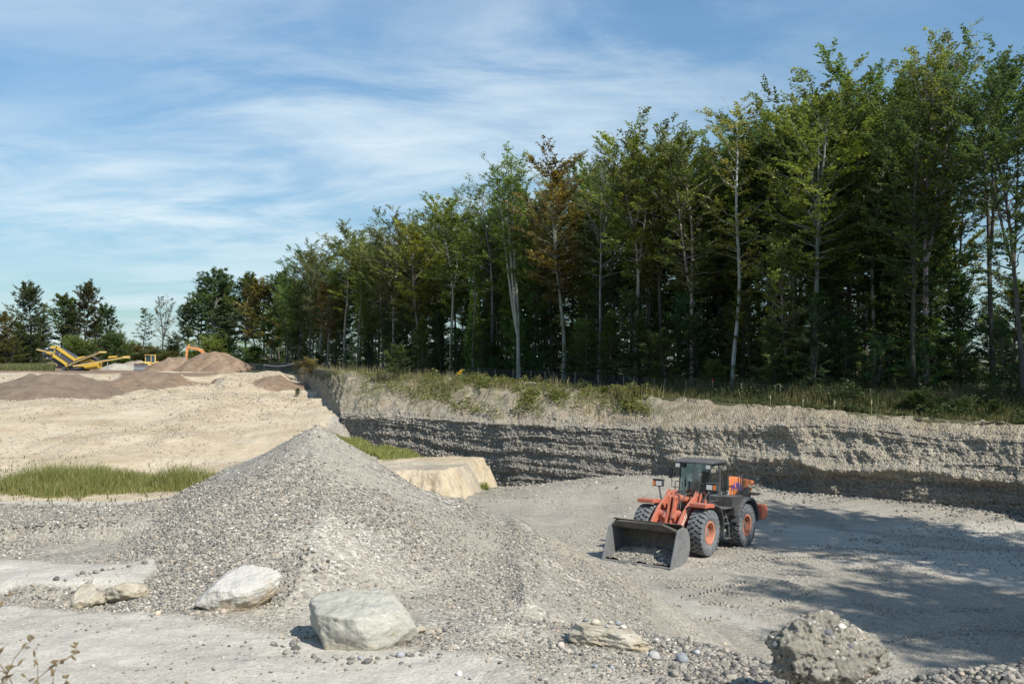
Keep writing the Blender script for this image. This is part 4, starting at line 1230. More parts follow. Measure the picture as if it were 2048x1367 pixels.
def proto(name, **kw):
    (tv, tf), (lv_, lf, lt) = gen_tree(**kw)
    root = bpy.data.objects.new(name, None)
    me = []
    t = mesh_np('trunk', tv, tf, M_BARK, smooth=True)
    c = mesh_np('crown', lv_, lf, M_LEAF, attrs={'tint': ('POINT', 'FLOAT_COLOR', lt)})
    C.objects.unlink(t); C.objects.unlink(c)
    return t.data, c.data
VAR = {}
def var(key, **kw): VAR[key] = proto(key, **kw)
var('tall_a', seed=1, cb=.40, r=2.5, nb=58, tw=9, lv=15, yellow=.2)
var('tall_b', seed=2, cb=.30, r=2.9, nb=60, tw=9, lv=15, fork=.5, yellow=.12)
var('tall_c', seed=3, cb=.34, r=2.3, nb=54, tw=9, lv=14, fork=.4, yellow=.3, wander=.5)
var('tall_d', seed=4, cb=.32, r=3.1, nb=70, tw=9, lv=15, yellow=.08)
var('tall_e', seed=11, cb=.45, r=2.7, nb=52, tw=9, lv=15, fork=.55, yellow=.1, wander=.5)
var('tall_f', seed=14, cb=.56, r=3.3, nb=54, tw=9, lv=15, fork=.5, yellow=.08, lean=-.03)
var('broom', seed=5, cb=.42, r=2.6, nb=64, prof='fan', ang=(22, 70), tw=6, lv=11, fork=.45, yellow=.15, leaf=.17, topbare=.1)
var('slim', seed=6, cb=.30, r=1.5, nb=46, tw=6, lv=12, yellow=.5, wander=.5, r0=.12, topbare=.22, leaf=.17)
var('bare_top', seed=7, cb=.28, r=1.9, nb=44, tw=6, lv=9, fork=.5, topbare=.38, dead=.15, r0=.13, leaf=.16)
var('ivy', seed=8, cb=.55, r=2.2, nb=34, tw=8, lv=12, column=(.02, .78, 1.05, 5200), r0=.15)
var('twin', seed=9, cb=.45, r=2.4, nb=50, prof='fan', ang=(15, 66), tw=6, lv=11, fork=.22, topbare=.12, leaf=.17)
var('lean', seed=10, cb=.30, r=3.2, nb=56, tw=9, lv=15, lean=-.10, fork=.5)
var('dark', seed=12, cb=.28, r=2.6, nb=70, tw=8, lv=15, yellow=.02, r0=.19)
var('sapling', seed=20, H=8, cb=.06, r=2.0, nb=44, prof='round', ang=(8, 60), tw=7, lv=14, r0=.06, wander=.2, yellow=.05, leaf=.18)
var('sapling_b', seed=21, H=7, cb=.04, r=2.4, nb=44, prof='round', ang=(4, 50), tw=7, lv=14, r0=.06, wander=.3, yellow=.1, leaf=.18)
var('sapling_c', seed=22, H=10, cb=.10, r=2.0, nb=52, prof='round', ang=(5, 58), tw=7, lv=14, r0=.08, wander=.3, yellow=.2, leaf=.18)
var('bush', seed=23, H=3.6, cb=.03, r=1.7, nb=46, prof='round', ang=(15, 75), tw=6, lv=12, r0=.05, fork=.1, wander=.2, yellow=.15, leaf=.15)
var('bush_b', seed=24, H=3.0, cb=.02, r=2.0, nb=46, prof='round', ang=(10, 70), tw=6, lv=12, r0=.05, fork=.1, wander=.3, yellow=.1, leaf=.15)
var('round_a', seed=30, H=17, cb=.28, r=3.9, nb=54, prof='round', ang=(10, 65), tw=8, lv=12, fork=.35, leaf=.30, yellow=.05, r0=.18)
var('round_b', seed=31, H=17, cb=.36, r=3.4, nb=46, prof='round', ang=(12, 70), tw=8, lv=12, fork=.3, leaf=.30, yellow=.1, r0=.16, wander=.8)
var('open_tree', seed=32, H=15, cb=.2, r=2.6, nb=32, prof='round', ang=(20, 70), tw=5, lv=6, fork=.4, leaf=.22, r0=.14, topbare=.2, dead=.15)
var('conic', seed=33, H=11, cb=.08, r=2.3, nb=44, prof='cone', ang=(-5, 30), tw=5, lv=9, leaf=.22, r0=.1)

DARK, GREEN, OLIVE, YELL, BROWN, MID, FAR = (.085, .122, .052), (.115, .152, .058), (.142, .172, .055), (.225, .222, .075), (.175, .142, .065), (.14, .185, .065), (.098, .128, .068)
PALEB, GREYB, DARKB = (.36, .34, .30), (.24, .225, .195), (.09, .08, .068)
trng = random.Random(11)
def plant(kind, name, loc, height, colour, bark=GREYB, rot=None, wide=1.0, label=None, cat='tree', group=None, parts=('trunk', 'crown')):
    td, cd = VAR[kind]
    H = td_height(kind)
    s = height / H
    root = empty(name, loc, (0, 0, trng.uniform(0, 6.28) if rot is None else rot))
    root.scale = (s * wide, s * wide, s)
    j = lambda c, a: tuple(max(.004, v * trng.uniform(1 - a, 1 + a)) for v in c)
    t = link(bpy.data.objects.new(parts[0], td), root); t.color = (*j(bark, .12), 1)
    c = link(bpy.data.objects.new(parts[1], cd), root); c.color = (*j(colour, .14), 1)
    tag(root, label, cat, group)
    return root
_hh = {}
def td_height(kind):
    if kind not in _hh:
        d = VAR[kind][1]
        co = np.empty(len(d.vertices) * 3, np.float32); d.vertices.foreach_get('co', co)
        _hh[kind] = float(np.percentile(co[2::3], 99.9))
    return _hh[kind]
SKX = [360, 400, 430, 480, 520, 560, 600, 650, 700, 750, 790, 830, 870, 905, 960, 1000, 1045, 1090, 1130, 1180, 1210, 1240, 1330, 1400, 1440, 1480, 1510, 1560, 1600, 1640, 1700, 1740, 1770, 1800, 1830, 1880, 1910, 1950, 2040, 2300, 3400]
SKY = [610, 560, 537, 550, 540, 540, 485, 480, 450, 415, 405, 440, 400, 380, 385, 360, 300, 330, 295, 300, 290, 260, 232, 250, 270, 190, 180, 170, 150, 150, 115, 130, 190, 170, 90, 62, 110, 60, 65, 40, -100]
def top_height(px, d, base_z, y=None):
    y = np.interp(px, SKX, SKY) if y is None else y
    return at(px, y, d)[2] - base_z
def ptree(kind, px, y_top, colour, bark, label, dd=0.0, name='beech_tree', wide=1.0, rot=None, group=None):
    d = float(tl_d(px)) + dd; z = float(tl_z(px)) + (0.05 if dd > 0 else -.05)
    return plant(kind, name, (pix_x(px, d), d, z), top_height(px, d, z, y_top), colour, bark, rot, wide, label, 'tree', group)

def build_front_trees():
    T = [
     ('lean', 2046, 62, DARK, DARKB, 'big dark beech at the right edge with a trunk bending left', -2.0, 0.92),
     ('tall_f', 1985, 64, GREEN, DARKB, 'broad dark green beech with the tallest rounded top near the right edge', 3.0, 1.06),
     ('broom', 1852, 62, OLIVE, PALEB, 'beech with a pale slender stem and a bushy broom shaped top', 0.5, 0.92),
     ('dark', 1826, 215, DARK, DARKB, 'thick dark trunk with low dark boughs left of the sky gap', -1.0, 0.97),
     ('tall_e', 1748, 175, GREEN, PALEB, 'beech with a bright sunlit trunk seen between two darker ones', 4.0, 0.92),
     ('tall_b', 1626, 128, OLIVE, GREYB, 'tall beech with a golden brown top and a straight grey trunk', 0, 1.10),
     ('tall_a', 1700, 114, OLIVE, DARKB, 'bronze topped beech just behind the straight grey trunk', 5.0, 1.01),
     ('sapling_c', 1575, 470, MID, GREYB, 'light green feathery young tree before the dark wood', -2.0, 0.92),
     ('slim', 1465, 172, YELL, PALEB, 'thin pale tree with sparse yellow leaves and a bare twiggy tip', -1.5, 1.15),
     ('tall_c', 1382, 245, OLIVE, PALEB, 'slender olive beech with mottled pale trunk near the middle of the wood', -1.0, 0.97),
     ('tall_b', 1325, 232, OLIVE, DARKB, 'pair of dark stems under a wide olive crown', 2.0, 1.01),
     ('tall_e', 1272, 250, OLIVE, PALEB, 'beech with a long pale trunk forking halfway up', -1.0, 1.01),
     ('bare_top', 1200, 285, GREEN, GREYB, 'thin tree with a bare twiggy top poking above the wood', 0.5, 0.92),
     ('tall_c', 1128, 292, BROWN, GREYB, 'beech with a reddish brown autumn crown', 0.5, 1.06),
     ('twin', 1038, 296, OLIVE, PALEB, 'tall pale twin stemmed beech with an upright twiggy crown', -1.5, 0.97),
     ('ivy', 946, 420, MID, GREYB, 'stem wrapped in bright ivy like a green column', -2.0, 0.92),
     ('tall_e', 902, 378, OLIVE, PALEB, 'open crowned beech with forked pale limbs left of the ivy column', 0, 1.10),
     ('bare_top', 985, 358, OLIVE, GREYB, 'thin topped olive tree right of the ivy column', 3.0, 1.10),
     ('tall_b', 786, 404, GREEN, PALEB, 'rounded green tree with a curved bare trunk', 0, 1.10),
     ('ivy', 716, 470, MID, GREYB, 'ivy clad stem further left along the edge of the wood', -2.0, 1.01),
     ('tall_c', 838, 430, YELL, GREYB, 'tawny yellow tree between the rounded green one and the open crowned beech', 2.0, 1.10),
     ('tall_a', 690, 447, OLIVE, GREYB, 'ochre topped tree where the skyline starts to drop', 1.0, 1.20),
     ('tall_d', 640, 478, GREEN, GREYB, 'green tree with a loose top above the earth bank corner', 0, 1.10),
     ('tall_b', 600, 482, GREEN, DARKB, 'bluish green tree on the skyline just left of the bank corner', 3.0, 1.20),
     ('tall_c', 655, 560, BROWN, GREYB, 'brown leaved lower tree in front of the skyline trees', -4.0, 1.20),
    ]
    for kind, px, yt, col, bark, lab, dd, wd in T:
        ptree(kind, px, yt, col, bark, lab, dd, wide=wd * 1.08, rot=0.0 if kind == 'lean' else None)
build_front_trees()

def build_wood():
    r = random.Random(5)
    kinds = ['tall_a', 'tall_b', 'tall_c', 'tall_d', 'tall_e', 'dark', 'dark', 'tall_d', 'bare_top']
    # deeper rows
    px = 590.0
    while px < 2100:
        for row, (dd0, dd1) in enumerate(((5, 9), (12, 18), (22, 34))):
            if px > 1850 and (row > 0 or r.random() < .75): continue
            d = float(tl_d(px)) + r.uniform(dd0, dd1)
            p = px + r.uniform(-20, 20)
            z = float(tl_z(p)) + .12
            yt = np.interp(p, SKX, SKY) + r.uniform(10, 85) + 22 * row
            if px > 1900: yt += 60
            col = r.choice([DARK, DARK, GREEN, GREEN, GREEN, MID, OLIVE, OLIVE, YELL])
            plant(r.choice(kinds), 'beech_tree', (pix_x(p, d), d, z), top_height(p, d, z, yt), col, r.choice([DARKB, DARKB, GREYB]), None, r.uniform(.9, 1.1),
                  'beech standing deeper in the wood, half hidden behind the front row', 'tree', 'beeches inside the wood')
        px += 40 if px > 1250 else (30 if px > 850 else 22)
    # the wood goes on beyond the right edge and nearer
    for x_, d in ((27.5, 25.5), (29.5, 23), (27.6, 22), (31, 26), (31.5, 21), (27.5, 11), (29, 8.5), (30.5, 12), (28, 5.5), (31, 5), (29, 1), (17.6, -4.6), (32.5, 45.5), (34.5, 49), (35, 42.5), (38, 46)):
        plant(r.choice(['tall_a', 'tall_b', 'tall_d', 'tall_e']), 'beech_tree', (x_, d, 4.6), 17.5 if x_ == 17.6 else r.uniform(15, 17.5) if d > 40 else r.uniform(19.5, 22.5), DARK, GREYB, None, 1.15,
              'beech along the pit edge beyond the right side of the view', 'tree', 'beeches on the pit edge to the right')
    # saplings and bushes closing the edge of the wood
    px = 600.0
    while px < 2090:
        for row in range(4):
            p = px + r.uniform(-16, 16)
            if row == 3 and p > 1880: continue
            d = float(tl_d(p)) + (r.uniform(-3.2, .5), r.uniform(3, 8), r.uniform(9, 16), r.uniform(18, 32))[row]
            z = float(tl_z(p)) - .02
            k = r.choice(['sapling', 'sapling_b', 'sapling_c', 'sapling_c', 'bush'])
            h = {'sapling': r.uniform(3.5, 7), 'sapling_b': r.uniform(3, 6), 'sapling_c': r.uniform(5, 10), 'bush': r.uniform(2, 3.5)}[k]
            h *= 1.25 if row else .72
            if p > 1880: h *= .62
            plant(k, 'young_beech', (pix_x(p, d), d, z), h, r.choice([DARK, GREEN, GREEN, MID, (.055, .10, .055), (.07, .115, .06)]), DARKB, None, r.uniform(.9, 1.3),
                  'leafy young beech growing in the shade under the tall trees', 'young tree', 'young beeches under the tall trees', ('stem', 'crown'))
        px += 36 if px > 1200 else 26
build_wood()

def build_far_trees():
    rr = random.Random(9)
    T = [('round_a', 62, 562, FAR, DARKB, 'dark round headed tree left of the gap, with a pale leaning stem', 235, 1.15),
         ('round_b', 118, 585, FAR, DARKB, 'lower spreading tree between the round headed tree and the tall brownish one', 245, 1.5),
         ('round_b', 172, 560, (.085, .085, .045), DARKB, 'tall brownish green tree with a clumped top on the far left', 238, 1.0),
         ('round_a', 214, 606, FAR, DARKB, 'blue green tree right of the tall brownish one', 244, 1.2),
         ('round_a', 12, 622, BROWN, DARKB, 'red brown tree at the left edge', 230, 1.1),
         ('conic', 284, 616, (.085, .10, .055), GREYB, 'small pale conical tree alone in the sky gap', 240, 1.0),
         ('open_tree', 325, 588, (.10, .10, .05), DARKB, 'thin open tree with bare branches standing in the sky gap', 236, 1.1),
         ('round_b', 380, 600, DARK, DARKB, 'dark drooping tree behind the digger', 232, 1.0),
         ('round_a', 425, 535, FAR, GREYB, 'tall rounded tree with white stems behind the earth heaps', 232, 1.25),
         ('round_b', 462, 560, FAR, DARKB, 'leaning tree just right of the tall rounded one', 238, 1.2),
         ('round_a', 492, 545, FAR, GREYB, 'green tree with a broken top beside the orange brown one', 228, 1.2),
         ('round_a', 528, 556, BROWN, DARKB, 'orange brown tree above the earth heaps', 215, 1.25),
         ('round_b', 560, 538, FAR, DARKB, 'feathery green tree where the far trees meet the wood', 215, 1.2),
         ('round_a', 575, 575, OLIVE, DARKB, 'olive tree low in front of the feathery one', 200, 1.2),
         ('round_b', 545, 610, GREEN, DARKB, 'dark green tree low to the right of the orange brown one', 205, 1.2)]
    for kind, px, yt, col, bark, lab, d, wd in T:
        z = 4.6
        plant(kind, 'broadleaf_tree', (pix_x(px, d), d, z), top_height(px, d, z, yt), col, bark, None, wd, lab, 'tree')
    for k in range(74):
        px = rr.uniform(-30, 590) if k < 48 else rr.uniform(225, 360); d = rr.uniform(226, 262) if px < 400 else rr.uniform(205, 245)
        h = rr.uniform(3, 6.5) if 240 < px < 350 else rr.uniform(3.5, 9)
        plant(rr.choice(['bush', 'bush_b', 'sapling_b']), 'shrub', (pix_x(px, d), d, 4.5), h, rr.choice([FAR, OLIVE, GREEN, (.10, .115, .045), (.12, .10, .04)]), DARKB, None, 1.35,
              'scrubby bush in the hedge behind the yellow machines', 'shrub', 'bushes in the far hedge', ('stem', 'crown'))
    for k, (px, yt, kind) in enumerate([(30, 640, 'round_b'), (140, 615, 'round_a'), (240, 660, 'sapling_b'), (400, 575, 'round_b'), (445, 580, 'round_b'), (510, 585, 'round_b'), (585, 560, 'round_a'), (90, 630, 'round_b'), (195, 640, 'round_a')]):
        d = rr.uniform(250, 275)
        plant(kind, 'broadleaf_tree', (pix_x(px, d), d, 4.6), top_height(px, d, 4.6, yt), rr.choice([FAR, DARK, OLIVE]), DARKB, None, 1.3,
              'tree filling in behind the far hedge', 'tree', 'trees behind the far hedge')
build_far_trees()

# ---------------------------------------------------------------- shrubs, weeds and grass on the bank
def bank_point(px, v):
    d, z = wall_rows(np.array([float(px)]), np.array([float(v)]))
    return np.array([pix_x(px, d[0]), d[0], z[0]])
def build_bank_plants():
    S = [('bush', 792, 684, 'blue green bush at the top of the earth bank', (.075, .115, .06), 84.0),
         ('bush_b', 618, 712, 'yellowish bush at the left corner of the earth bank', (.20, .19, .075), 121.0),
         ('bush_b', 600, 716, 'dry straw coloured bush beside the barrier tape', (.19, .165, .085), 138.0),
         ('bush_b', 1840, 772, 'bramble thicket spilling over the wall top on the right', (.05, .08, .032), 52.0),
         ('bush', 1990, 795, 'dark leafy bush at the right end of the wall top', (.05, .085, .04), 49.5),
         ('bush_b', 1208, 800, 'sunlit leafy mound hanging from the bank top', (.13, .15, .045), 66.5),
         ('bush', 595, 775, 'green weedy clump at the foot of the shaded bank', (.06, .11, .04), 107.0),
         ('bush_b', 1920, 790, 'tangled green bush on the wall top between two others', (.055, .085, .036), 51.0)]
    for kind, px, yt, lab, col, d in S:
        v = 1.95
        z = float(np.interp(px, WPX, Uz)) - .1 if px != 595 else 2.9
        if px < 625 and px != 595: z = 4.9
        plant(kind, 'shrub', (pix_x(px, d), d, z), max(.5, at(px, yt, d)[2] - z), col, DARKB, None, 1.5 if 'mound' in lab or 'thicket' in lab else 1.15, lab, 'shrub', None, ('stem', 'crown'))
build_bank_plants()

def blades(P, h, lean, wd, rng, cols, name, label, cat, heads=0.0):
    """grass: each blade two quads bending over"""
    n = len(P)
    a = rng.uniform(0, 6.28, n); h = np.broadcast_to(h, n) * rng.uniform(.55, 1.15, n)
    ln = np.stack([np.cos(a), np.sin(a), 0 * a], 1) * (lean * h * rng.uniform(.2, 1.2, n))[:, None]
    b = rng.uniform(0, 6.28, n); sd = np.stack([np.cos(b), np.sin(b), 0 * b], 1) * (wd * rng.uniform(.7, 1.3, n))[:, None]
    up = np.array([0, 0, 1.0])
    m = P + up * (h * .55)[:, None] + ln * .35; t = P + up * h[:, None] + ln
    V = np.stack([P - sd, P + sd, m + sd * .8, m - sd * .8, t + sd * .15, t - sd * .15], 1).reshape(-1, 3)
    i = np.arange(n)[:, None] * 6
    Fq = np.concatenate([i + np.array([0, 1, 2, 3]), i + np.array([3, 2, 4, 5])])
    ci = rng.integers(0, len(cols), n)
    T = np.array(cols)[ci] * rng.uniform(.75, 1.25, n)[:, None]
    T = np.repeat(np.concatenate([T, np.ones((n, 1))], 1), 6, axis=0)
    o = mesh_np(name, V, Fq, M_LEAF, attrs={'tint': ('POINT', 'FLOAT_COLOR', T)})
    o.color = (1, 1, 1, 1); o['kind'] = 'stuff'
    return tag(o, label, cat)
def leafmass(P, nrm_up, size, rng, cols, name, label, cat):
    n = len(P)
    a = rng.uniform(0, 6.28, n)
    U = unit(np.stack([np.cos(a), np.sin(a), rng.normal(0, .35, n)], 1))
    W = unit(np.cross(unit(np.array([0, 0, 1.]) + rng.normal(0, .5, (n, 3))), U))
    sz = size * rng.uniform(.6, 1.3, n)
    v, f = leaf_quads(P, U, W, sz, sz * .4)
    T = np.array(cols)[rng.integers(0, len(cols), n)] * rng.uniform(.7, 1.3, n)[:, None]
    o = mesh_np(name, v, f, M_LEAF, attrs={'tint': ('POINT', 'FLOAT_COLOR', np.repeat(np.concatenate([T, np.ones((n, 1))], 1), 4, axis=0))})
    o.color = (1, 1, 1, 1); o['kind'] = 'stuff'
    return tag(o, label, cat)
def build_ground_cover():
    rng = np.random.default_rng(2)
    # tall green weeds in the hollow on the left
    n = 30000
    px = rng.uniform(-60, 470, n); d = rng.uniform(48.5, 57, n)
    lo = np.interp(px, [-60, 0, 150, 300, 380, 430, 470], [50.5, 50, 49.4, 50.2, 51.8, 53, 54.0]); hi = np.interp(px, [-60, 0, 80, 180, 300, 330, 400, 470], [52.2, 53, 55.5, 57, 56.5, 54.5, 55.2, 55.2])
    wob = 0.7 * fbm(px * .02, d * .5, 1, 3)
    k = (d > lo + wob) & (d < hi + wob * .6); px, d = px[k], d[k]
    x = pix_x(px, d); P = np.stack([x, d, gz(x, d)], 1)
    ed = np.clip(np.minimum(d - (lo + wob)[k], (hi + wob * .6)[k] - d) / 1.1, 0, 1)
    hh = .74 * (1 + .6 * fbm(x * .6, d * .6, 2, 4)) * (.25 + .75 * ed)
    q_ = rng.uniform(0, 1, len(x)) < .35 + .65 * ed
    P, hh = P[q_], hh[q_]
    blades(P, hh, .5, .013, rng, [(.22, .225, .07), (.17, .19, .055), (.29, .27, .11), (.19, .215, .07), (.20, .22, .07), (.36, .31, .16)], 'tall_weeds', 'strip of tall green weeds in the hollow below the sandy slope', 'weeds')
    # grass slope running down beside the dark face
    n = 26000
    t = rng.uniform(0, 1, n); w = rng.uniform(-.7, 1.0, n)
    yy = 54 + 17 * t
    xx = np.interp(yy, *XBY) + w * 3.0 + .4
    k = (fbm(xx * .5, yy * .4, 4, 3) > -.35 - .3 * (1 - np.abs(w))) ; xx, yy = xx[k], yy[k]
    P = np.stack([xx, yy, gz(xx, yy)], 1)
    blades(P, .42, .5, .02, rng, [(.25, .27, .09), (.34, .32, .13), (.19, .22, .07)], 'grass_slope', 'green grass growing down the slope between the sand and the dark face', 'grass')
    # brambles and low leaves hanging over the bank top
    n = 52000
    px = rng.uniform(640, 1300, n); v = rng.uniform(1.1, 2.0, n)
    dens = sstep(1.2, 1.62, v + .42 * fbm(px * .012, v * 2, 3, 4)) * np.interp(px, [640, 700, 760, 860, 1000, 1250, 1300], [.2, .22, .3, .5, 1, 1, .25]) * np.clip(.55 + .9 * fbm(px * .035, v * 5, 23, 4), .05, 1)
    k = rng.uniform(0, 1, n) < dens; px, v = px[k], v[k]
    d, z = wall_rows(px, v)
    lift = rng.uniform(0, 1, len(px)) ** 1.4 * np.clip(.5 + .9 * fbm(px * .03, v * 3, 6, 3), .04, 1.4) * np.interp(px, [640, 900, 1300], [.6, .75, .85])
    P = np.stack([pix_x(px, d), d - .15 * lift, z + .12 + lift * .75], 1)
    leafmass(P, 0, .17, rng, [(.15, .185, .055), (.21, .235, .08), (.10, .125, .04), (.19, .15, .07), (.13, .15, .05)], 'brambles', 'brambles and creeping leaves covering the sunny bank top', 'brambles')
    # dry stalks and grass on the bank
    n = 9000
    px = rng.uniform(600, 1330, n); v = rng.uniform(1.05, 2.02, n)
    k = rng.uniform(0, 1, n) < sstep(-.15, .5, fbm(px * .02, v * 3, 9, 4)) * (.25 + .75 * sstep(1.2, 1.9, v)); px, v = px[k], v[k]
    d, z = wall_rows(px, v)
    P = np.stack([pix_x(px, d), d, z], 1)
    blades(P, .75, .35, .017, rng, [(.26, .22, .12), (.20, .18, .08), (.14, .15, .05), (.30, .26, .16)], 'dry_grass', 'straw coloured grass tufts scattered over the earth bank', 'grass')
    # grass and low cover between the wall edge and the trees
    n = 30000
    px = rng.uniform(1290, 2290, n); f = rng.uniform(.02, 1.0, n)
    ud, uz = np.interp(px, WPX, Ud), np.interp(px, WPX, Uz)
    d = ud + (tl_d(px) - ud) * f; z = uz + (tl_z(px) - uz) * f
    P = np.stack([pix_x(px, d), d, z], 1)
    k = rng.uniform(0, 1, n) < .35 + .65 * sstep(-.3, .3, fbm(px * .02, f * 4, 3, 3)); P, fk = P[k], f[k]
    blades(P, .25 + .75 * sstep(.1, .6, fk), .3, .016, rng, [(.15, .14, .06), (.10, .11, .045), (.22, .19, .10), (.07, .09, .035)], 'edge_grass', 'mixed dry and green grass along the foot of the wood', 'grass')
    n = 34000
    px = rng.uniform(1400, 2090, n); f = rng.uniform(.0, .6, n) ** 1.2
    dens = np.interp(px, [1400, 1560, 1700, 1850, 2090], [.15, .45, .7, 1, 1]) * sstep(-.35, .3, fbm(px * .015, f * 5, 13, 3))
    k = rng.uniform(0, 1, n) < dens; px, f = px[k], f[k]
    ud, uz = np.interp(px, WPX, Ud), np.interp(px, WPX, Uz)
    d = ud + .25 + (tl_d(px) - ud) * f; z = uz + (tl_z(px) - uz) * f
    lift = rng.uniform(0, 1, len(px)) * np.clip(.55 + .7 * fbm(px * .02, f * 4, 5, 3), .1, 1.2) * (.35 + .8 * sstep(0, .3, f))
    P = np.stack([pix_x(px, d), d, z + lift + .03], 1)
    leafmass(P, 0, .14, rng, [(.05, .075, .032), (.07, .10, .045), (.04, .06, .028), (.09, .11, .05)], 'bramble_hedge', 'dark bramble growth along the wall top on the right', 'brambles')
    # far grass behind the machines
    n = 9000
    px = rng.uniform(-40, 110, n); d = rng.uniform(188, 226, n)
    P = np.stack([pix_x(px, d), d, gz(pix_x(px, d), d)], 1)
    blades(P, 1.1, .3, .06, rng, [(.13, .15, .06), (.17, .17, .08)], 'far_grass', 'rough green grass at the far left behind the yellow screening plant', 'grass')
    # sparse weeds on the sand and at the track
    n = 2600
    px = rng.uniform(-40, 600, n); d = np.exp(rng.uniform(math.log(46), math.log(118), n))
    x = pix_x(px, d); k = (x < np.interp(d, *XBY) - .5) & (rng.uniform(0, 1, n) < sstep(.05, .5, fbm(x * .15, d * .12, 30, 3)))
    P = np.stack([x, d, gz(x, d)], 1)[k]
    if len(P): blades(P, .22, .6, .03, rng, [(.12, .13, .05), (.16, .15, .07)], 'sparse_weeds', 'scattered low weeds on the sand', 'weeds')
    # stalks standing singly on the wall top
    for k, (px, yb, yt, lab) in enumerate([(1540, 806, 790, 'short seed stalk on the wall top, leftmost of the single ones'), (1605, 812, 797, 'seed stalk in the middle of the wall top above the bright gravel'), (1668, 817, 800, 'seed stalk just right of another above the bright gravel'), (1742, 825, 798, 'tall pale seed stalk standing alone on the wall top')]):
        d = float(np.interp(px, WPX, Ud)) + .1; z = float(np.interp(px, WPX, Uz)) - .05
        q = MB(); H = at(px, yt, d)[2] - z
        q.tube([(0, 0, 0), (.02, 0, H * .5), (.0, .02, H * .7)], [.012, .010, .01], 5)
        q.tube([(.0, .02, H * .62), (.01, .02, H * .72), (.02, .02, H * .88), (.02, .02, H)], [.012, .038, .034, .006], 6)
        o = q.build('seed_stalk', mat_simple('straw', (.34, .30, .17), .9)); o.location = (pix_x(px, d), d, z)
        tag(o, lab, 'plant')
    # yellow flowering weed
    px, v = 922, 1.72
    d, z = wall_rows(np.array([px * 1.0]), np.array([v])); d, z = float(d[0]) - .6, float(z[0])
    root = empty('flowering_weed', (pix_x(px, d), d, z))
    st_, fl = MB(), MB()
    r2 = random.Random(3)
    for k in range(7):
        a = r2.uniform(0, 6.28); e = Vector((math.cos(a) * .22, math.sin(a) * .15, r2.uniform(.85, 1.15)))
        st_.tube([(0, 0, 0), e * .5 + Vector((0, 0, .1)), e], [.014, .011, .008], 5)
        for j in range(4):
            c = e + Vector((r2.uniform(-.1, .1), r2.uniform(-.06, .06), r2.uniform(-.05, .09)))
            fl.tube([c, c + Vector((0, 0, .035)), c + Vector((0, 0, .055))], [.012, .06, .03], 8)
    st_.build('stems', mat_simple('weed_stem', (.10, .15, .04), .8), root); fl.build('flowers', mat_simple('yellow_petals', (.75, .50, .03), .7), root)
    tag(root, 'weed with bright yellow flowers on the bank top', 'flower')
build_ground_cover()

def build_fence():
    root = empty('wire_fence')
    mp = mat_simple('fence_post_wood', (.30, .27, .21), .9, col2=(.2, .18, .14), var=1, vscale=20)
    mw = mat_simple('fence_wire', (.16, .16, .155), .5, metal=.6)
    tops = []
    P = [(923, 735, 756), (956, 737, 757), (990, 740, 758), (1026, 743, 760), (1062, 746, 762), (1090, 748, 763), (1107, 750, 764), (1150, 752, 768), (1196, 755, 772), (1247, 761, 778), (1308, 764, 784), (1330, 768, 787), (1372, 772, 790), (1425, 778, 795), (1482, 775, 800), (1560, 780, 805), (1640, 786, 810), (1740, 790, 815), (1830, 786, 818), (1943, 790, 822)]
    for px, yt, yb in P:
        f = .45
        ud, uz = np.interp(px, WPX, Ud), np.interp(px, WPX, Uz)
        d = ud + (tl_d(px) - ud) * f; z = uz + (tl_z(px) - uz) * f
        x = pix_x(px, d); zt = at(px, yt, d)[2]; zt = min(max(zt, z + .9), z + 1.5)
        q = MB(); q.tube([(x, d, z - .3), (x + .01, d, zt)], [.045, .04], 7)
        q.build('post', mp, root)
        if px == 1425:
            q = MB(); q.tube([(x, d, zt), (x, d, zt + .16)], [.05, .05], 7); q.build('red_cap', mat_simple('red_paint', (.5, .04, .05), .6), root)
        tops.append((x, d, z, zt))
    w = MB()
    for h in (.95, .75, .55, .35, .15):
        w.tube([(x, d - .05, z + (zt - z) * h) for x, d, z, zt in tops], .008, 4)
    for i in range(len(tops) - 1):
        a, b = tops[i], tops[i + 1]
        m = int(math.dist(a[:2], b[:2]) / .3)
        for k in range(1, m):
            t = k / m; p = [a[j] + (b[j] - a[j]) * t for j in range(4)]
            w.tube([(p[0], p[1] - .05, p[2] + .1), (p[0], p[1] - .05, p[3] - .04)], .0035, 3, False)
    w.build('wire_mesh', mw, root)
    tag(root, 'wire fence on thin wooden posts along the edge of the wood', 'fence')
    # barrier tape over the track
    q = MB()
    a, b = at(528, 730, 172), at(590, 727, 160)
    m_, nt, bb = new_mat('red_white_tape')
    wv = nt.nodes.new('ShaderNodeTexWave'); wv.inputs['Scale'].default_value = 1.1
    nt.links.new(objcoord(nt), wv.inputs[0])
    nt.links.new(ramp_node(nt, wv.outputs['Fac'], [(.5, (.75, .74, .72)), (.52, (.5, .05, .04))], 'CONSTANT'), bb.inputs['Base Color'])
    A, B = [], []
    for k in range(25):
        t = k / 24; p = a + (b - a) * t; p[2] -= .35 * math.sin(math.pi * t)
        A.append(tuple(p)); B.append((p[0], p[1] + .05, p[2] + .16))
    q.sheet(A, B)
    r = empty('barrier_tape'); q.build('tape', m_, r, solid=.01)
    for p in (a, b):
        s = MB(); s.tube([(p[0], p[1], p[2] - 1.3), (p[0], p[1], p[2] + .25)], .05, 6); s.build('stake', mat_simple('stake_wood', (.3, .25, .18), .9), r)
    tag(r, 'red and white barrier tape strung across the far track', 'tape')
build_fence()
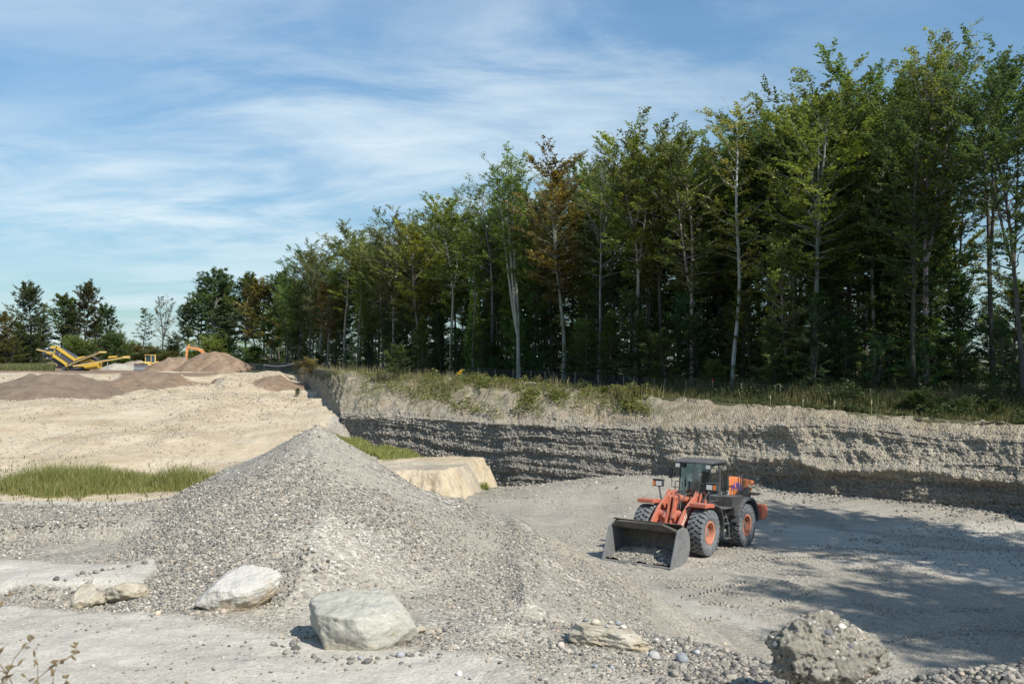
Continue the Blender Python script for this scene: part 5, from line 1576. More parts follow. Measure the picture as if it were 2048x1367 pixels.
# ================================================================ wheel loader (x forward, y left, z up, origin on the ground between the axles)
ORANGE = mat_simple('faded_orange_red_paint', (.54, .145, .082), .5, spec=.4, var=.85, vscale=2.6, col2=(.37, .10, .06), dust=0.38)
HOODC = mat_simple('orange_paint', (.68, .20, .055), .4, spec=.5, var=.5, vscale=1.5, col2=(.55, .17, .07), dust=0.30)
RIMC = mat_simple('salmon_rim_paint', (.55, .21, .13), .6, var=.8, vscale=5, col2=(.30, .16, .11))
BLACK = mat_simple('black_paint', (.028, .030, .034), .5, spec=.45, var=.7, vscale=3, col2=(.075, .075, .072), dust=0.18)
GREYF = mat_simple('dusty_dark_grey_paint', (.05, .057, .066), .5, var=.7, vscale=3, col2=(.11, .115, .118), dust=0.22)
STEEL = mat_simple('worn_bucket_steel', (.055, .050, .044), .55, metal=.35, var=.8, vscale=2.5, col2=(.12, .112, .10), bmp=.01, bscale=8, dust=0.35)
BRIGHT = mat_simple('scraped_steel', (.26, .27, .275), .5, metal=.3, var=.9, vscale=3.5, col2=(.13, .135, .14), dust=0.30)
CHROME = mat_simple('chrome_rod', (.55, .55, .55), .2, metal=1)
RUBBER = mat_simple('dusty_tyre_rubber', (.085, .092, .10), .85, spec=.2, var=1, vscale=5, col2=(.21, .22, .225))
RUBBER2 = mat_simple('tyre_groove_rubber', (.018, .019, .02), .9, spec=.2)
LAMPG = mat_simple('lamp_glass', (.62, .63, .62), .15, spec=.8)
AMBER = mat_simple('amber_lens', (.65, .20, .05), .3)
SEATC = mat_simple('seat_cloth', (.02, .02, .022), .85)
WHITEP = mat_simple('white_lettering', (.78, .76, .70), .6)
BLUEP = mat_simple('blue_lettering', (.035, .05, .30), .5)
PALEFR = mat_simple('pale_door_trim', (.42, .45, .43), .6)
def mat_glass():
    m, nt, b = new_mat('cab_glass')
    out = nt.nodes['Material Output']; nt.nodes.remove(b)
    t = nt.nodes.new('ShaderNodeBsdfTransparent'); t.inputs[0].default_value = (.60, .74, .76, 1)
    g = nod(nt, 'ShaderNodeBsdfGlossy', Roughness=.02); g.inputs[0].default_value = (.9, .95, .95, 1)
    fr = nod(nt, 'ShaderNodeFresnel', IOR=1.5)
    mx = nt.nodes.new('ShaderNodeMixShader')
    nt.links.new(mathn(nt, 'MULTIPLY_ADD', fr.outputs[0], 1.0, .10, clamp=True), mx.inputs[0]); nt.links.new(t.outputs[0], mx.inputs[1]); nt.links.new(g.outputs[0], mx.inputs[2])
    nt.links.new(mx.outputs[0], out.inputs['Surface'])
    return m
GLASS = mat_glass()

def make_wheel(root, x, y, r=.81, w=.60):
    """tyre with chevron lugs, salmon dished rim"""
    side = 1 if y > 0 else -1
    cx, cy, cz = x, y, r
    hw = w / 2
    wheel = empty('wheel'); wheel.parent = root; wheel.location = (cx, cy, cz)
    t = MB()
    prof = [(-hw * .72, .40), (-hw * .92, .47), (-hw, .58), (-hw * .97, .68), (-hw * .86, r - .055), (-hw * .5, r - .04), (0, r - .035), (hw * .5, r - .04), (hw * .86, r - .055), (hw * .97, .68), (hw, .58), (hw * .92, .47), (hw * .72, .40)]
    t.lathe_y(prof, 48)
    ty = t.build('tyre', RUBBER, wheel, smooth=True)
    base = MB(); base.lathe_y([(-hw * .80, r - .048), (0, r - .030), (hw * .80, r - .048)], 48)
    g = base.build('groove', RUBBER2, ty, smooth=True)
    lug = MB(); n = 25
    for k in range(n):
        for sd in (-1, 1):
            a0 = 2 * math.pi * (k + (.5 if sd > 0 else 0)) / n
            # a lug runs from the shoulder to the middle, bent like a chevron
            st = [(sd * hw * 1.0, 0.0, r - .085), (sd * hw * .90, .02, r - .012), (sd * hw * .55, .05, r), (sd * hw * .30, .13, r + .003), (sd * hw * -.06, .15, r + .003)]
            A, B, A2, B2 = [], [], [], []
            for (yy, da, rr) in st:
                wda = .082
                for lst, s_, dr in ((A, -1, 0), (B, 1, 0), (A2, -1.12, -.06), (B2, 1.12, -.06)):
                    w_ = a0 + da + s_ * wda
                    lst.append(((rr + dr) * math.cos(w_), yy, (rr + dr) * math.sin(w_)))
            m = len(st)
            lug.add(A + B + A2 + B2, [(i, i + 1, m + i + 1, m + i) for i in range(m - 1)] + [(i, 2 * m + i, 2 * m + i + 1, i + 1) for i in range(m - 1)] + [(m + i, m + i + 1, 3 * m + i + 1, 3 * m + i) for i in range(m - 1)] + [(m - 1, 2 * m - 1, 4 * m - 1, 3 * m - 1), (0, 2 * m, 3 * m, m)])
    lug.build('tread', RUBBER, ty)
    q = MB(); s = side
    q.lathe_y([(s * hw * .66, .425), (s * hw * .86, .42), (s * hw * .88, .36), (s * hw * .80, .335), (s * hw * .20, .30), (s * hw * .10, .24), (s * hw * .10, .0)], 40)
    rim = q.build('rim', RIMC, wheel, smooth=False)
    h = MB(); h.lathe_y([(s * hw * .1, .19), (s * hw * .42, .17), (s * hw * .48, .11), (s * hw * .48, 0)], 24)
    for k in range(12):
        a = 2 * math.pi * k / 12
        h.cyl((.225 * math.cos(a), s * hw * .08, .225 * math.sin(a)), (.225 * math.cos(a), s * hw * .2, .225 * math.sin(a)), .018, 6)
    h.build('hub', mat_simple('dusty_hub', (.24, .15, .11), .7, var=1, vscale=8, col2=(.2, .19, .17)), wheel)
    inn = MB(); inn.lathe_y([(-s * hw * .7, .42), (-s * hw * .7, 0)], 24); inn.build('inner_disc', BLACK, wheel)
    return wheel

def text_mesh(name, txt, size, mat, parent, M, extrude=.004, shear=0, spacing=1.0):
    cu = bpy.data.curves.new(name, 'FONT'); cu.body = txt; cu.size = size; cu.extrude = extrude; cu.align_x = 'CENTER'; cu.align_y = 'CENTER'; cu.shear = shear; cu.space_character = spacing
    cu.offset = size * .012
    tmp = bpy.data.objects.new(name, cu); C.objects.link(tmp)
    dg = bpy.context.evaluated_depsgraph_get()
    me = bpy.data.meshes.new_from_object(tmp.evaluated_get(dg))
    bpy.data.objects.remove(tmp)
    me.materials.clear(); me.materials.append(mat)
    me.transform(M)
    return link(bpy.data.objects.new(name, me), parent)

def build_loader():
    root = empty('wheel_loader')
    FX, RX = 1.65, -1.65
    for x in (FX, RX):
        for y in (1.08, -1.08): make_wheel(root, x, y)
    # ---- front frame
    f = MB()
    f.prism([(.15, .62), (2.25, .62), (2.45, .95), (2.0, 1.2), (.35, 1.25), (.15, 1.0)], -.42, .42)
    f.cyl((FX, -.85, .81), (FX, .85, .81), .22, 16)
    ff = f.build('front_frame', ORANGE, root, bevel=.02)
    for s in (-1, 1):
        for yy in (.42, .66):
            t = MB(); t.prism([(.55, 1.1), (1.7, 1.1), (1.35, 1.55), (1.12, 2.06), (.98, 2.16), (.80, 2.14), (.66, 1.95), (.52, 1.4)], s * yy, s * (yy + .045)); t.build('tower_plate', ORANGE, root, bevel=.008)
    # ---- lift arms
    arm_top = [(.70, 2.04), (.88, 2.14), (1.10, 2.09), (1.55, 1.90), (2.05, 1.60), (2.45, 1.22), (2.72, .86), (2.92, .52), (2.93, .36), (2.78, .30), (2.62, .40), (2.40, .74), (2.08, 1.08), (1.72, 1.34), (1.35, 1.52), (1.05, 1.66), (.80, 1.84)]
    for s in (-1, 1):
        t = MB(); t.prism(arm_top, s * .535 - .05, s * .535 + .05)
        arm = t.build('lift_arm', ORANGE, root, bevel=.012)
        p = MB(); p.cyl((.88, s * .40, 2.02), (.88, s * .73, 2.02), .075, 16); p.cyl((2.80, s * .42, .42), (2.80, s * .66, .42), .07, 16); p.build('pivot_pin', BLACK, arm)
        if s > 0:
            # lettering along the outer face, reading upwards towards the cab
            a = math.atan2(1.55 - .78, -(1.95 - 2.62))
            ux = Vector((1.66 - 2.34, 0, 1.66 - 1.02)).normalized()
            n = Vector((0, 1, 0)); uy = n.cross(ux)
            Mx = Matrix((ux, uy, n)).transposed().to_4x4(); Mx.translation = Vector((1.99, .535 + .053, 1.385))
            text_mesh('lettering', 'HITACHI', .235, WHITEP, arm, Mx, spacing=1.06)
    c = MB(); c.cyl((1.95, -.50, 1.33), (1.95, .50, 1.33), .17, 18); c.prism([(1.75, 1.12), (2.2, 1.08), (2.3, 1.28), (2.05, 1.52), (1.8, 1.52)], -.24, -.14); c.prism([(1.75, 1.12), (2.2, 1.08), (2.3, 1.28), (2.05, 1.52), (1.8, 1.52)], .14, .24)
    c.build('arm_cross_tube', ORANGE, root, bevel=.01)
    # bell crank lever and link
    b = MB()
    for y0 in (-.13, .06):
        b.prism([(1.78, 1.98), (1.90, 2.06), (2.02, 1.98), (2.12, 1.6), (2.28, 1.2), (2.40, .86), (2.36, .74), (2.24, .74), (2.12, 1.02), (1.95, 1.38), (1.84, 1.7)], y0, y0 + .07)
    b.cyl((1.90, -.16, 1.97), (1.90, .16, 1.97), .07, 14); b.cyl((2.31, -.16, .82), (2.31, .16, .82), .07, 14)
    b.build('tilt_lever', ORANGE, root, bevel=.008)
    q = MB(); q.prism([(2.28, .74), (2.78, .66), (2.84, .72), (2.78, .80), (2.3, .9)], -.05, .05); q.build('bucket_link', ORANGE, root, bevel=.008)
    # cylinders
    def cylinder(name, a, m, e, R_, r_):
        t = MB(); t.cyl(a, m, R_, 18); mv = Vector(m) - Vector(a); t.cyl(tuple(Vector(m) - mv * .04), tuple(Vector(m) + mv * .02), R_ * 1.18, 18); t.cyl((a[0], a[1] - R_ * 1.1, a[2]), (a[0], a[1] + R_ * 1.1, a[2]), R_ * .85, 14)
        o = t.build(name, ORANGE, root, bevel=.006)
        d = MB(); d.cyl(m, e, r_, 14); d.build('rod', CHROME, o)
        t2 = MB(); t2.cyl(tuple(Vector(m) + mv * .015), tuple(Vector(m) + mv * .045), R_ * .8, 16); t2.build('gland', BLACK, o)
        return o
    cylinder('tilt_cylinder', (.72, 0, 1.80), (1.62, 0, 1.94), (1.90, 0, 1.97), .135, .05)
    for s in (-1, 1): cylinder('lift_cylinder', (.85, s * .30, 1.05), (1.55, s * .36, 1.12), (2.05, s * .44, 1.16), .10, .045)
    hs = MB()
    for k, y in enumerate((-.12, -.06, .06, .12)):
        hs.tube([(.6, y * 1.5, 1.55), (.9, y * 2, 2.02 + .02 * k), (1.25, y * 1.6, 2.05), (1.6, y, 1.75), (1.75, y * 1.8, 1.55)], .022, 6)
    hs.build('hydraulic_hoses', BLACK, root)
    # ---- bucket: floor on the ground, open to the front
    bk = empty('bucket'); bk.parent = root
    zg = -.155
    W = 1.30
    bk.location = (0.05, -.12, 0)
    prof = [(4.28, zg + .02), (3.55, zg + .03), (3.25, zg + .10), (3.02, zg + .32), (2.93, zg + .62), (2.98, zg + .92), (3.16, zg + 1.18), (3.45, zg + 1.34), (3.66, zg + 1.40)]
    sh = MB(); A = [(p[0], -W, p[1]) for p in prof]; B = [(p[0], W, p[1]) for p in prof]
    # fine profile for the curved back
    sh.sheet(A, B)
    so = sh.build('bucket_shell', STEEL, bk, smooth=True, solid=.035)
    sd_poly = [(4.30, zg), (3.52, zg), (3.2, zg + .08), (2.97, zg + .32), (2.89, zg + .62), (2.94, zg + .95), (3.14, zg + 1.22), (3.45, zg + 1.32), (3.74, zg + 1.24), (3.86, zg + 1.16)]
    for s in (-1, 1):
        t = MB(); t.prism(sd_poly, s * W - .018, s * W + .018); t.build('side_plate', BRIGHT, bk, bevel=.006)
        e = MB(); e.prism([(3.72, zg + 1.27), (3.90, zg + 1.17), (4.36, zg), (4.20, zg)], s * (W + .012) - .025, s * (W + .012) + .025); e.build('side_cutter', BRIGHT, bk, bevel=.006)
    g = MB()
    y0 = W
    top = [(-W, 1.17), (-W + .22, 1.33), (W - .62, 1.36), (W, 1.15)]
    low = [(-W, 1.15), (-W + .30, 1.18), (W - .62, 1.18), (W, 1.13)]
    g.sheet([(3.80, y, zg + z) for y, z in top], [(3.62, y, zg + z + .16) for y, z in [(-W, 1.0), (-W + .3, 1.2), (W - .62, 1.2), (W, 1.0)]])
    g.sheet([(3.80, y, zg + z) for y, z in top], [(3.66, y, zg + 1.12) for y, z in top])
    g.build('spill_guard', STEEL, bk, solid=.03)
    ed = MB(); ed.box((4.30, 0, zg + .02), (.26, 2 * W + .1, .04)); ed.build('cutting_edge', BRIGHT, bk, bevel=.006)
    rb = MB()
    for y in (-.7, -.35, .35, .7): rb.prism([(2.84, zg + .30), (2.90, zg + .35), (2.90, zg + .9), (2.80, zg + .85), (2.70, zg + .5)], y - .03, y + .03)
    rb.build('hinge_bracket', STEEL, bk, bevel=.006)
    # ---- front fenders: straight bar above the wheel, flap behind
    for s in (-1, 1):
        t = MB(); t.prism([(1.36, 1.66), (1.66, 1.69), (2.10, 1.70), (2.10, 1.84), (1.66, 1.84), (1.36, 1.80)], s * .72, s * 1.36) if s > 0 else t.prism([(1.36, 1.66), (1.66, 1.69), (2.10, 1.70), (2.10, 1.84), (1.66, 1.84), (1.36, 1.80)], -1.36, -.72)
        fe = t.build('front_fender', ORANGE, root, bevel=.02)
        q = MB(); pts = [(1.37, 1.75), (1.10, 1.73), (.86, 1.64), (.68, 1.46), (.56, 1.22), (.51, .95), (.52, .62)]
        q.sheet([(x, s * .76, z) for x, z in pts], [(x, s * 1.36, z) for x, z in pts]); q.build('mud_flap', GREYF, fe, solid=.05)
        # work lamp on its stalk
        l = MB(); l.tube([(1.25, s * .82, 1.80), (1.06, s * 1.02, 2.24)], .04, 8); l.box((1.02, s * 1.07, 2.36), (.16, .40, .24)); l.box((1.02, s * 1.07, 2.50), (.22, .44, .03))
        lo = l.build('headlight', BLACK, root, bevel=.015)
        g = MB(); g.box((1.105, s * 1.02, 2.36), (.02, .22, .17)); g.build('lens', LAMPG, lo)
        g = MB(); g.box((1.105, s * 1.21, 2.36), (.02, .10, .17)); g.build('indicator', AMBER, lo)
    # ---- rear frame, body, hood, counterweight
    r = MB(); r.prism([(.25, .60), (-.6, .55), (-3.2, .62), (-3.5, .9), (-3.5, 1.55), (-.9, 1.55), (.1, 1.15), (.25, .95)], -.48, .48); r.cyl((RX, -.85, .81), (RX, .85, .81), .22, 16)
    r.build('rear_frame', BLACK, root, bevel=.02)
    j = MB(); j.cyl((.2, 0, .5), (.2, 0, 1.25), .13, 14); j.build('articulation_joint', BLACK, root)
    e = MB(); e.prism([(-1.38, 1.5), (-1.38, 2.22), (-3.45, 2.12), (-3.62, 1.95), (-3.62, 1.35)], -.66, .66); eb = e.build('engine_housing', BLACK, root, bevel=.03)
    gr = MB()
    for k in range(7): gr.box((-2.55 - .12 * k, .668, 1.85), (.05, .02, .42))
    gr.build('side_grille', GREYF, eb)
    h = MB()
    for s in (-1, 1):
        h.prism([(-1.34, 1.86), (-1.34, 2.50), (-1.55, 2.56), (-2.3, 2.50), (-3.80, 2.30), (-3.82, 2.24), (-2.2, 2.02), (-1.62, 1.78)], s * .70 - .02, s * .70 + .02)
    h.prism([(-1.34, 2.46), (-1.36, 2.58), (-1.7, 2.61), (-2.3, 2.56), (-3.80, 2.34), (-3.78, 2.28), (-2.3, 2.48)], -.70, .70)
    ho = h.build('hood', HOODC, root, bevel=.025)
    # blue arched lettering on the hood side
    for i, ch in enumerate('HUND'):
        x = -1.66 - i * .25
        t_ = (i - 1.5) * .16
        ux = Vector((-1, 0, -.10 - t_ * .8)).normalized(); n = Vector((0, 1, 0)); uy = n.cross(ux)
        Mx = Matrix((ux, uy, n)).transposed().to_4x4(); Mx.translation = Vector((x, .725, 2.26 - .05 * (i - 1.5) ** 2 * .8 - .02 * i))
        text_mesh('hood_letter', ch, .36, BLUEP, ho, Mx, extrude=.004)
    ex = MB(); ex.tube([(-1.9, -.3, 2.5), (-1.9, -.3, 2.98), (-2.0, -.3, 3.06)], .06, 10); ex.build('exhaust_pipe', BLACK, ho)
    cw = MB(); cw.prism([(-3.45, .85), (-3.45, 1.46), (-3.85, 1.46), (-4.0, 1.36), (-4.02, 1.02), (-3.85, .85)], -1.22, 1.22); cw.build('counterweight', ORANGE, root, bevel=.06, seg=3)
    st_ = MB(); st_.box((-3.62, 0, 1.84), (.5, 1.9, .08)); st_.build('rear_step', BLACK, root, bevel=.01)
    rl = MB(); rl.box((-3.63, .60, 2.02), (.03, .16, .12)); rl.build('tail_lamp', AMBER, root)
    # rear fenders: broad arches
    for s in (-1, 1):
        t = MB(); A, B, A2, B2 = [], [], [], []
        arch = [(-.72, .98), (-.78, 1.25), (-.98, 1.55), (-1.24, 1.76), (-1.45, 1.84), (-2.02, 1.84), (-2.3, 1.72), (-2.52, 1.5), (-2.68, 1.2), (-2.72, .9)]
        y0, y1 = (.66, 1.40) if s > 0 else (-1.40, -.66)
        inner = [(x * 1.0 + (RX - x) * .085, z + (.81 - z) * .10) for x, z in arch]
        t.prism(arch + inner[::-1], y0, y1)
        t.build('rear_fender', GREYF, root, bevel=.02)
        d = MB(); d.prism([(-.55, 1.22), (-.55, 1.56), (-1.02, 1.62), (-.86, 1.22)], s * 1.0 - .3, s * 1.0 + .3); d.prism([(-.35, 1.55), (-.35, 1.95), (-1.4, 1.95), (-1.4, 1.80), (-.98, 1.55)], s * .98 - .33, s * .98 + .30); d.build('tank_box', BLACK, root, bevel=.02)
        hr = MB()
        for x in (-1.18, -1.62): hr.tube([(x, s * 1.15, 1.84), (x, s * 1.15, 2.58)], .022, 6)
        hr.tube([(-1.18, s * 1.15, 2.58), (-1.22, s * 1.15, 2.66), (-1.58, s * 1.15, 2.66), (-1.62, s * 1.15, 2.58)], .022, 6)
        hr.tube([(-1.42, s * 1.15, 1.6), (-1.40, s * 1.15, 2.66)], .022, 6)
        hr.build('handrail', BLACK, root)
        # ladder
        ld = MB()
        for x in (.16, -.28):
            ld.tube([(x, s * .98, 1.52), (x - .04, s * 1.16, .92)], .028, 6)
        for k in range(3): ld.box((-.08, s * (1.02 + .055 * k), 1.42 - .22 * k), (.46, .16, .035))
        ld.tube([(.12, s * 1.17, .95), (.14, s * 1.2, .46)], .025, 6); ld.tube([(-.32, s * 1.17, .95), (-.30, s * 1.2, .46)], .025, 6)
        ld.box((-.09, s * 1.2, .45), (.48, .12, .04))
        ld.build('ladder', GREYF, root)
        pl = MB(); pl.box((-.05, s * .95, 1.55), (.85, .62, .05)); pl.build('cab_deck', GREYF, root, bevel=.01)
    # ---- cab
    cab = empty('cab'); cab.parent = root
    x0, x1, zb, zt = -1.28, .22, 1.58, 3.12
    fl = MB(); fl.prism([(x1 + .02, 1.45), (x1 + .06, 1.75), (x0, 1.75), (x0, 1.40)], -.66, .66); fl.build('cab_floor', BLACK, cab, bevel=.02)
    fr = MB()
    def bar(a, b, w=.07, d=.09):
        fr.tube([a, b], w / 2 * 1.25, 6)
    for s in (-1, 1):
        y = s * .70
        fr.tube([(x1, s * .62, 1.70), (x1 - .06, s * .60, 3.15)], .032, 6)
        fr.tube([(-.42, y, 1.6), (-.46, s * .68, 3.12)], .055, 6)
        fr.tube([(x0, y, 1.7), (x0 + .05, s * .66, 3.12)], .045, 6)
        fr.tube([(x1, s * .62, 1.78), (-.42, y, 1.74)], .03, 6)
        fr.tube([(x1 - .06, s * .60, 3.11), (-.46, s * .68, 3.11), (x0 + .05, s * .66, 3.11)], .04, 6)
    fr.tube([(x1, -.62, 1.74), (x1 + .07, -.3, 1.74), (x1 + .07, .3, 1.74), (x1, .62, 1.74)], .035, 6)
    fr.tube([(x0, -.7, 1.72), (x0, .7, 1.72)], .04, 6); fr.tube([(x0 + .05, -.66, 3.1), (x0 + .05, .66, 3.1)], .04, 6)
    fr.build('cab_frame', BLACK, cab)
    ro = MB(); ro.prism([(x1 + .16, 3.13), (x1 + .14, 3.20), (x1 - .15, 3.255), (-.75, 3.29), (-1.0, 3.25), (-1.06, 3.15)], -.78, .78)
    ro.box((-1.1, 0, 3.13), (.42, 1.36, .07)); ro.build('roof', GREYF, cab, bevel=.035, seg=3)
    gp = [(-.60, 0), (-.3, .07), (0, .085), (.3, .07), (.60, 0)]
    w = MB(); w.sheet([(x1 + dx - .0, y, 1.76) for y, dx in gp], [(x1 + dx - .06, y * .98, 3.12) for y, dx in gp]); w.build('windshield', GLASS, cab)
    for s in (-1, 1):
        w = MB(); w.add([(x1, s * .625, 1.78), (-.40, s * .70, 1.76), (-.44, s * .68, 3.08), (x1 - .06, s * .605, 3.08)], [(0, 1, 2, 3)]); w.build('side_window', GLASS, cab)
        w = MB(); w.add([(-.50, s * .72, 2.05), (-1.24, s * .72, 2.05), (-1.2, s * .69, 3.06), (-.52, s * .69, 3.06)], [(0, 1, 2, 3)]); dg = w.build('door_window', GLASS, cab)
        d = MB()
        loop = [(-.50, 1.62), (-.50, 3.06), (-1.16, 3.06), (-1.25, 2.6), (-1.26, 1.95), (-1.10, 1.66), (-.50, 1.62)]
        d.tube([(x, s * (.73 - .03 * (z - 1.6) / 1.5), z) for x, z in loop], .028, 6, False)
        do = d.build('door', BLACK, cab)
        p = MB(); p.tube([(x * .97 - .02, s * .745, z) for x, z in [(-.56, 2.1), (-.56, 1.70), (-1.08, 1.73), (-1.2, 1.98), (-1.2, 2.1)]], .022, 6, False); p.build('door_trim', PALEFR, do)
        l = MB(); l.add([(-.52, s * .728, 1.66), (-1.08, s * .728, 1.69), (-1.23, s * .728, 1.96), (-1.23, s * .728, 2.07), (-.52, s * .728, 2.07)], [(0, 1, 2, 3, 4)]); l.build('lower_pane', GLASS, do)
        hd = MB(); hd.tube([(-.56, s * .77, 1.72), (-.58, s * .80, 2.2), (-.56, s * .77, 2.75)], .014, 6); hd.build('handle', BLACK, do)
    w = MB(); w.add([(x0, -.64, 1.8), (x0, .64, 1.8), (x0 + .04, .62, 3.06), (x0 + .04, -.62, 3.06)], [(0, 1, 2, 3)]); w.build('rear_window', GLASS, cab)
    for s in (-1, 1):
        l = MB(); l.box((x1 + .10, s * .62, 3.03), (.12, .20, .17)); lo = l.build('roof_lamp', BLACK, cab, bevel=.012)
        g = MB(); g.box((x1 + .165, s * .62, 3.03), (.01, .16, .13)); g.build('lens', LAMPG, lo)
        m = MB(); m.tube([(x1 - .02, s * .66, 2.98), (x1 + .05, s * .90, 3.0), (x1 + .05, s * .92, 2.62), (x1 + .05, s * .90, 2.20), (x1 - .02, s * .64, 2.18)], .018, 6)
        mo = m.build('mirror_bracket', BLACK, cab)
        g = MB(); g.box((x1 + .02, s * .96, 2.72), (.07, .17, .40)); g.build('mirror', BLACK, mo, bevel=.02)
    se = MB(); se.box((-.72, .02, 2.12), (.5, .5, .14)); se.prism([(-.98, 2.15), (-.84, 2.15), (-.98, 2.85), (-1.1, 2.83)], -.23, .27); se.box((-1.0, .02, 2.92), (.09, .28, .18)); se.box((-.72, .02, 1.9), (.4, .4, .35)); se.build('seat', SEATC, cab, bevel=.04)
    sw = MB(); ring = [(-.18 + .17 * math.cos(a) * .8, .02 + .19 * math.sin(a), 2.33 + .12 * math.cos(a)) for a in np.linspace(0, 2 * math.pi, 20)]
    sw.tube(ring, .016, 6, False); sw.tube([(-.18, .02, 2.33), (.0, .02, 1.8)], .04, 8); sw.tube([(-.18, -.15, 2.33), (-.18, .19, 2.33)], .014, 6); sw.build('steering_wheel', BLACK, cab)
    ds = MB(); ds.prism([(.22, 1.74), (.20, 2.0), (.02, 1.98), (-.02, 1.74)], -.45, .45); ds.build('dashboard', BLACK, cab, bevel=.03)
    cs = MB(); cs.box((-.62, -.42, 2.15), (.8, .18, .5)); cs.box((-.95, -.5, 2.6), (.25, .1, .6)); cs.build('side_console', SEATC, cab, bevel=.02)
    wi = MB(); wi.tube([(x1 + .10, .32, 1.80), (x1 + .105, .08, 2.32)], .013, 5); wi.tube([(x1 + .11, .16, 2.05), (x1 + .10, -.14, 2.62)], .010, 5); wi.tube([(x1 + .10, .26, 1.80), (x1 + .105, .02, 2.32)], .010, 5); wi.build('wiper', BLACK, cab)
    fl2 = MB(); n = 14
    fl2.prism([(x1 + .10, 1.60)] + [(x1 + .10, 1.60)] , -.1, .1) if False else None
    pts = [(y, 1.62 + .30 * math.sqrt(max(0, 1 - (y / .62) ** 2))) for y in np.linspace(-.62, .62, 17)]
    fl2.add([(x1 + .12, y, 1.5) for y, z in pts] + [(x1 + .12, y, z) for y, z in pts], [(i, i + 1, 18 + i, 17 + i) for i in range(16)])
    fl2.build('cab_front_panel', BLACK, cab, solid=.03)
    hr = MB(); hr.tube([(.55, -.62, 2.0), (.55, -.62, 2.42), (.55, -.50, 2.46), (.55, -.34, 2.42), (.55, -.34, 2.0)], .02, 6); hr.build('front_handrail', BLACK, root)
    # place it
    ang = math.atan2(-.809, -.588)
    root.location = (6.87, 37.37, -.085)
    root.rotation_mode = 'QUATERNION'
    root.rotation_quaternion = (Matrix.Rotation(ang, 4, 'Z') @ Matrix.Rotation(R(-3.0), 4, 'Y')).to_quaternion()
    tag(root, 'orange and black wheel loader standing in the pit with its bucket on the ground', 'wheel loader')
    # gravel lying in the bucket: top level
    Mw = Matrix.Translation(root.location) @ root.rotation_quaternion.to_matrix().to_4x4()
    u, v = np.meshgrid(np.linspace(3.0, 4.22, 40), np.linspace(-1.39, 1.15, 80))
    h = zg + .06 + .40 * np.exp(-((u - 3.15) / .55) ** 2) * (1 - .35 * ((v + .12) / 1.27) ** 2) + .05 * fbm(u * 3, v * 3, 1, 4) + .02 * fbm(u * 12, v * 12, 3, 2)
    h = np.maximum(h, zg + .045)
    Pm = np.stack([u, v, h], -1).reshape(-1, 3)
    W4 = np.array(Mw)
    Pw = Pm @ W4[:3, :3].T + W4[:3, 3]
    o = mesh_np('gravel_load', Pw, grid_faces(80, 40), M_GROUND, smooth=True, attrs={'mask': ('POINT', 'FLOAT_COLOR', np.tile([0, .25, 0, 1.0], (len(Pw), 1)))})
    tag(o, 'dark gravel lying in the bucket of the wheel loader', 'gravel', kind='stuff')
    rng = np.random.default_rng(6)
    k = rng.integers(0, len(Pw), 1800)
    scatter('bucket_pebbles', Pw[k] + rng.normal(0, .014, (1800, 3)) * [1, 1, 0], .02 + .05 * rng.uniform(0, 1, 1800) ** 3, rng, label='pebbles on the gravel in the loader bucket', hi=.7)
build_loader()
# ================================================================ machines on the far level
YELLOW = mat_simple('machine_yellow', (.60, .40, .045), .5, var=.6, vscale=1.0, col2=(.48, .33, .08))
PALEY = mat_simple('faded_machine_yellow', (.68, .47, .14), .55, var=.6, vscale=1.2, col2=(.6, .44, .2))
DGREY = mat_simple('dark_machine_steel', (.05, .055, .065), .6, var=.6, vscale=1.5, col2=(.10, .10, .10))
LGREY = mat_simple('light_blade_steel', (.42, .45, .48), .4, metal=.4, var=.6, vscale=1.0, col2=(.3, .31, .32))
XORANGE = mat_simple('digger_orange', (.60, .26, .08), .5, var=.7, vscale=1.0, col2=(.45, .2, .09))
BELT = mat_simple('conveyor_belt', (.10, .085, .07), .9)
DGLASS = mat_simple('dark_window', (.05, .09, .12), .1, spec=.8)

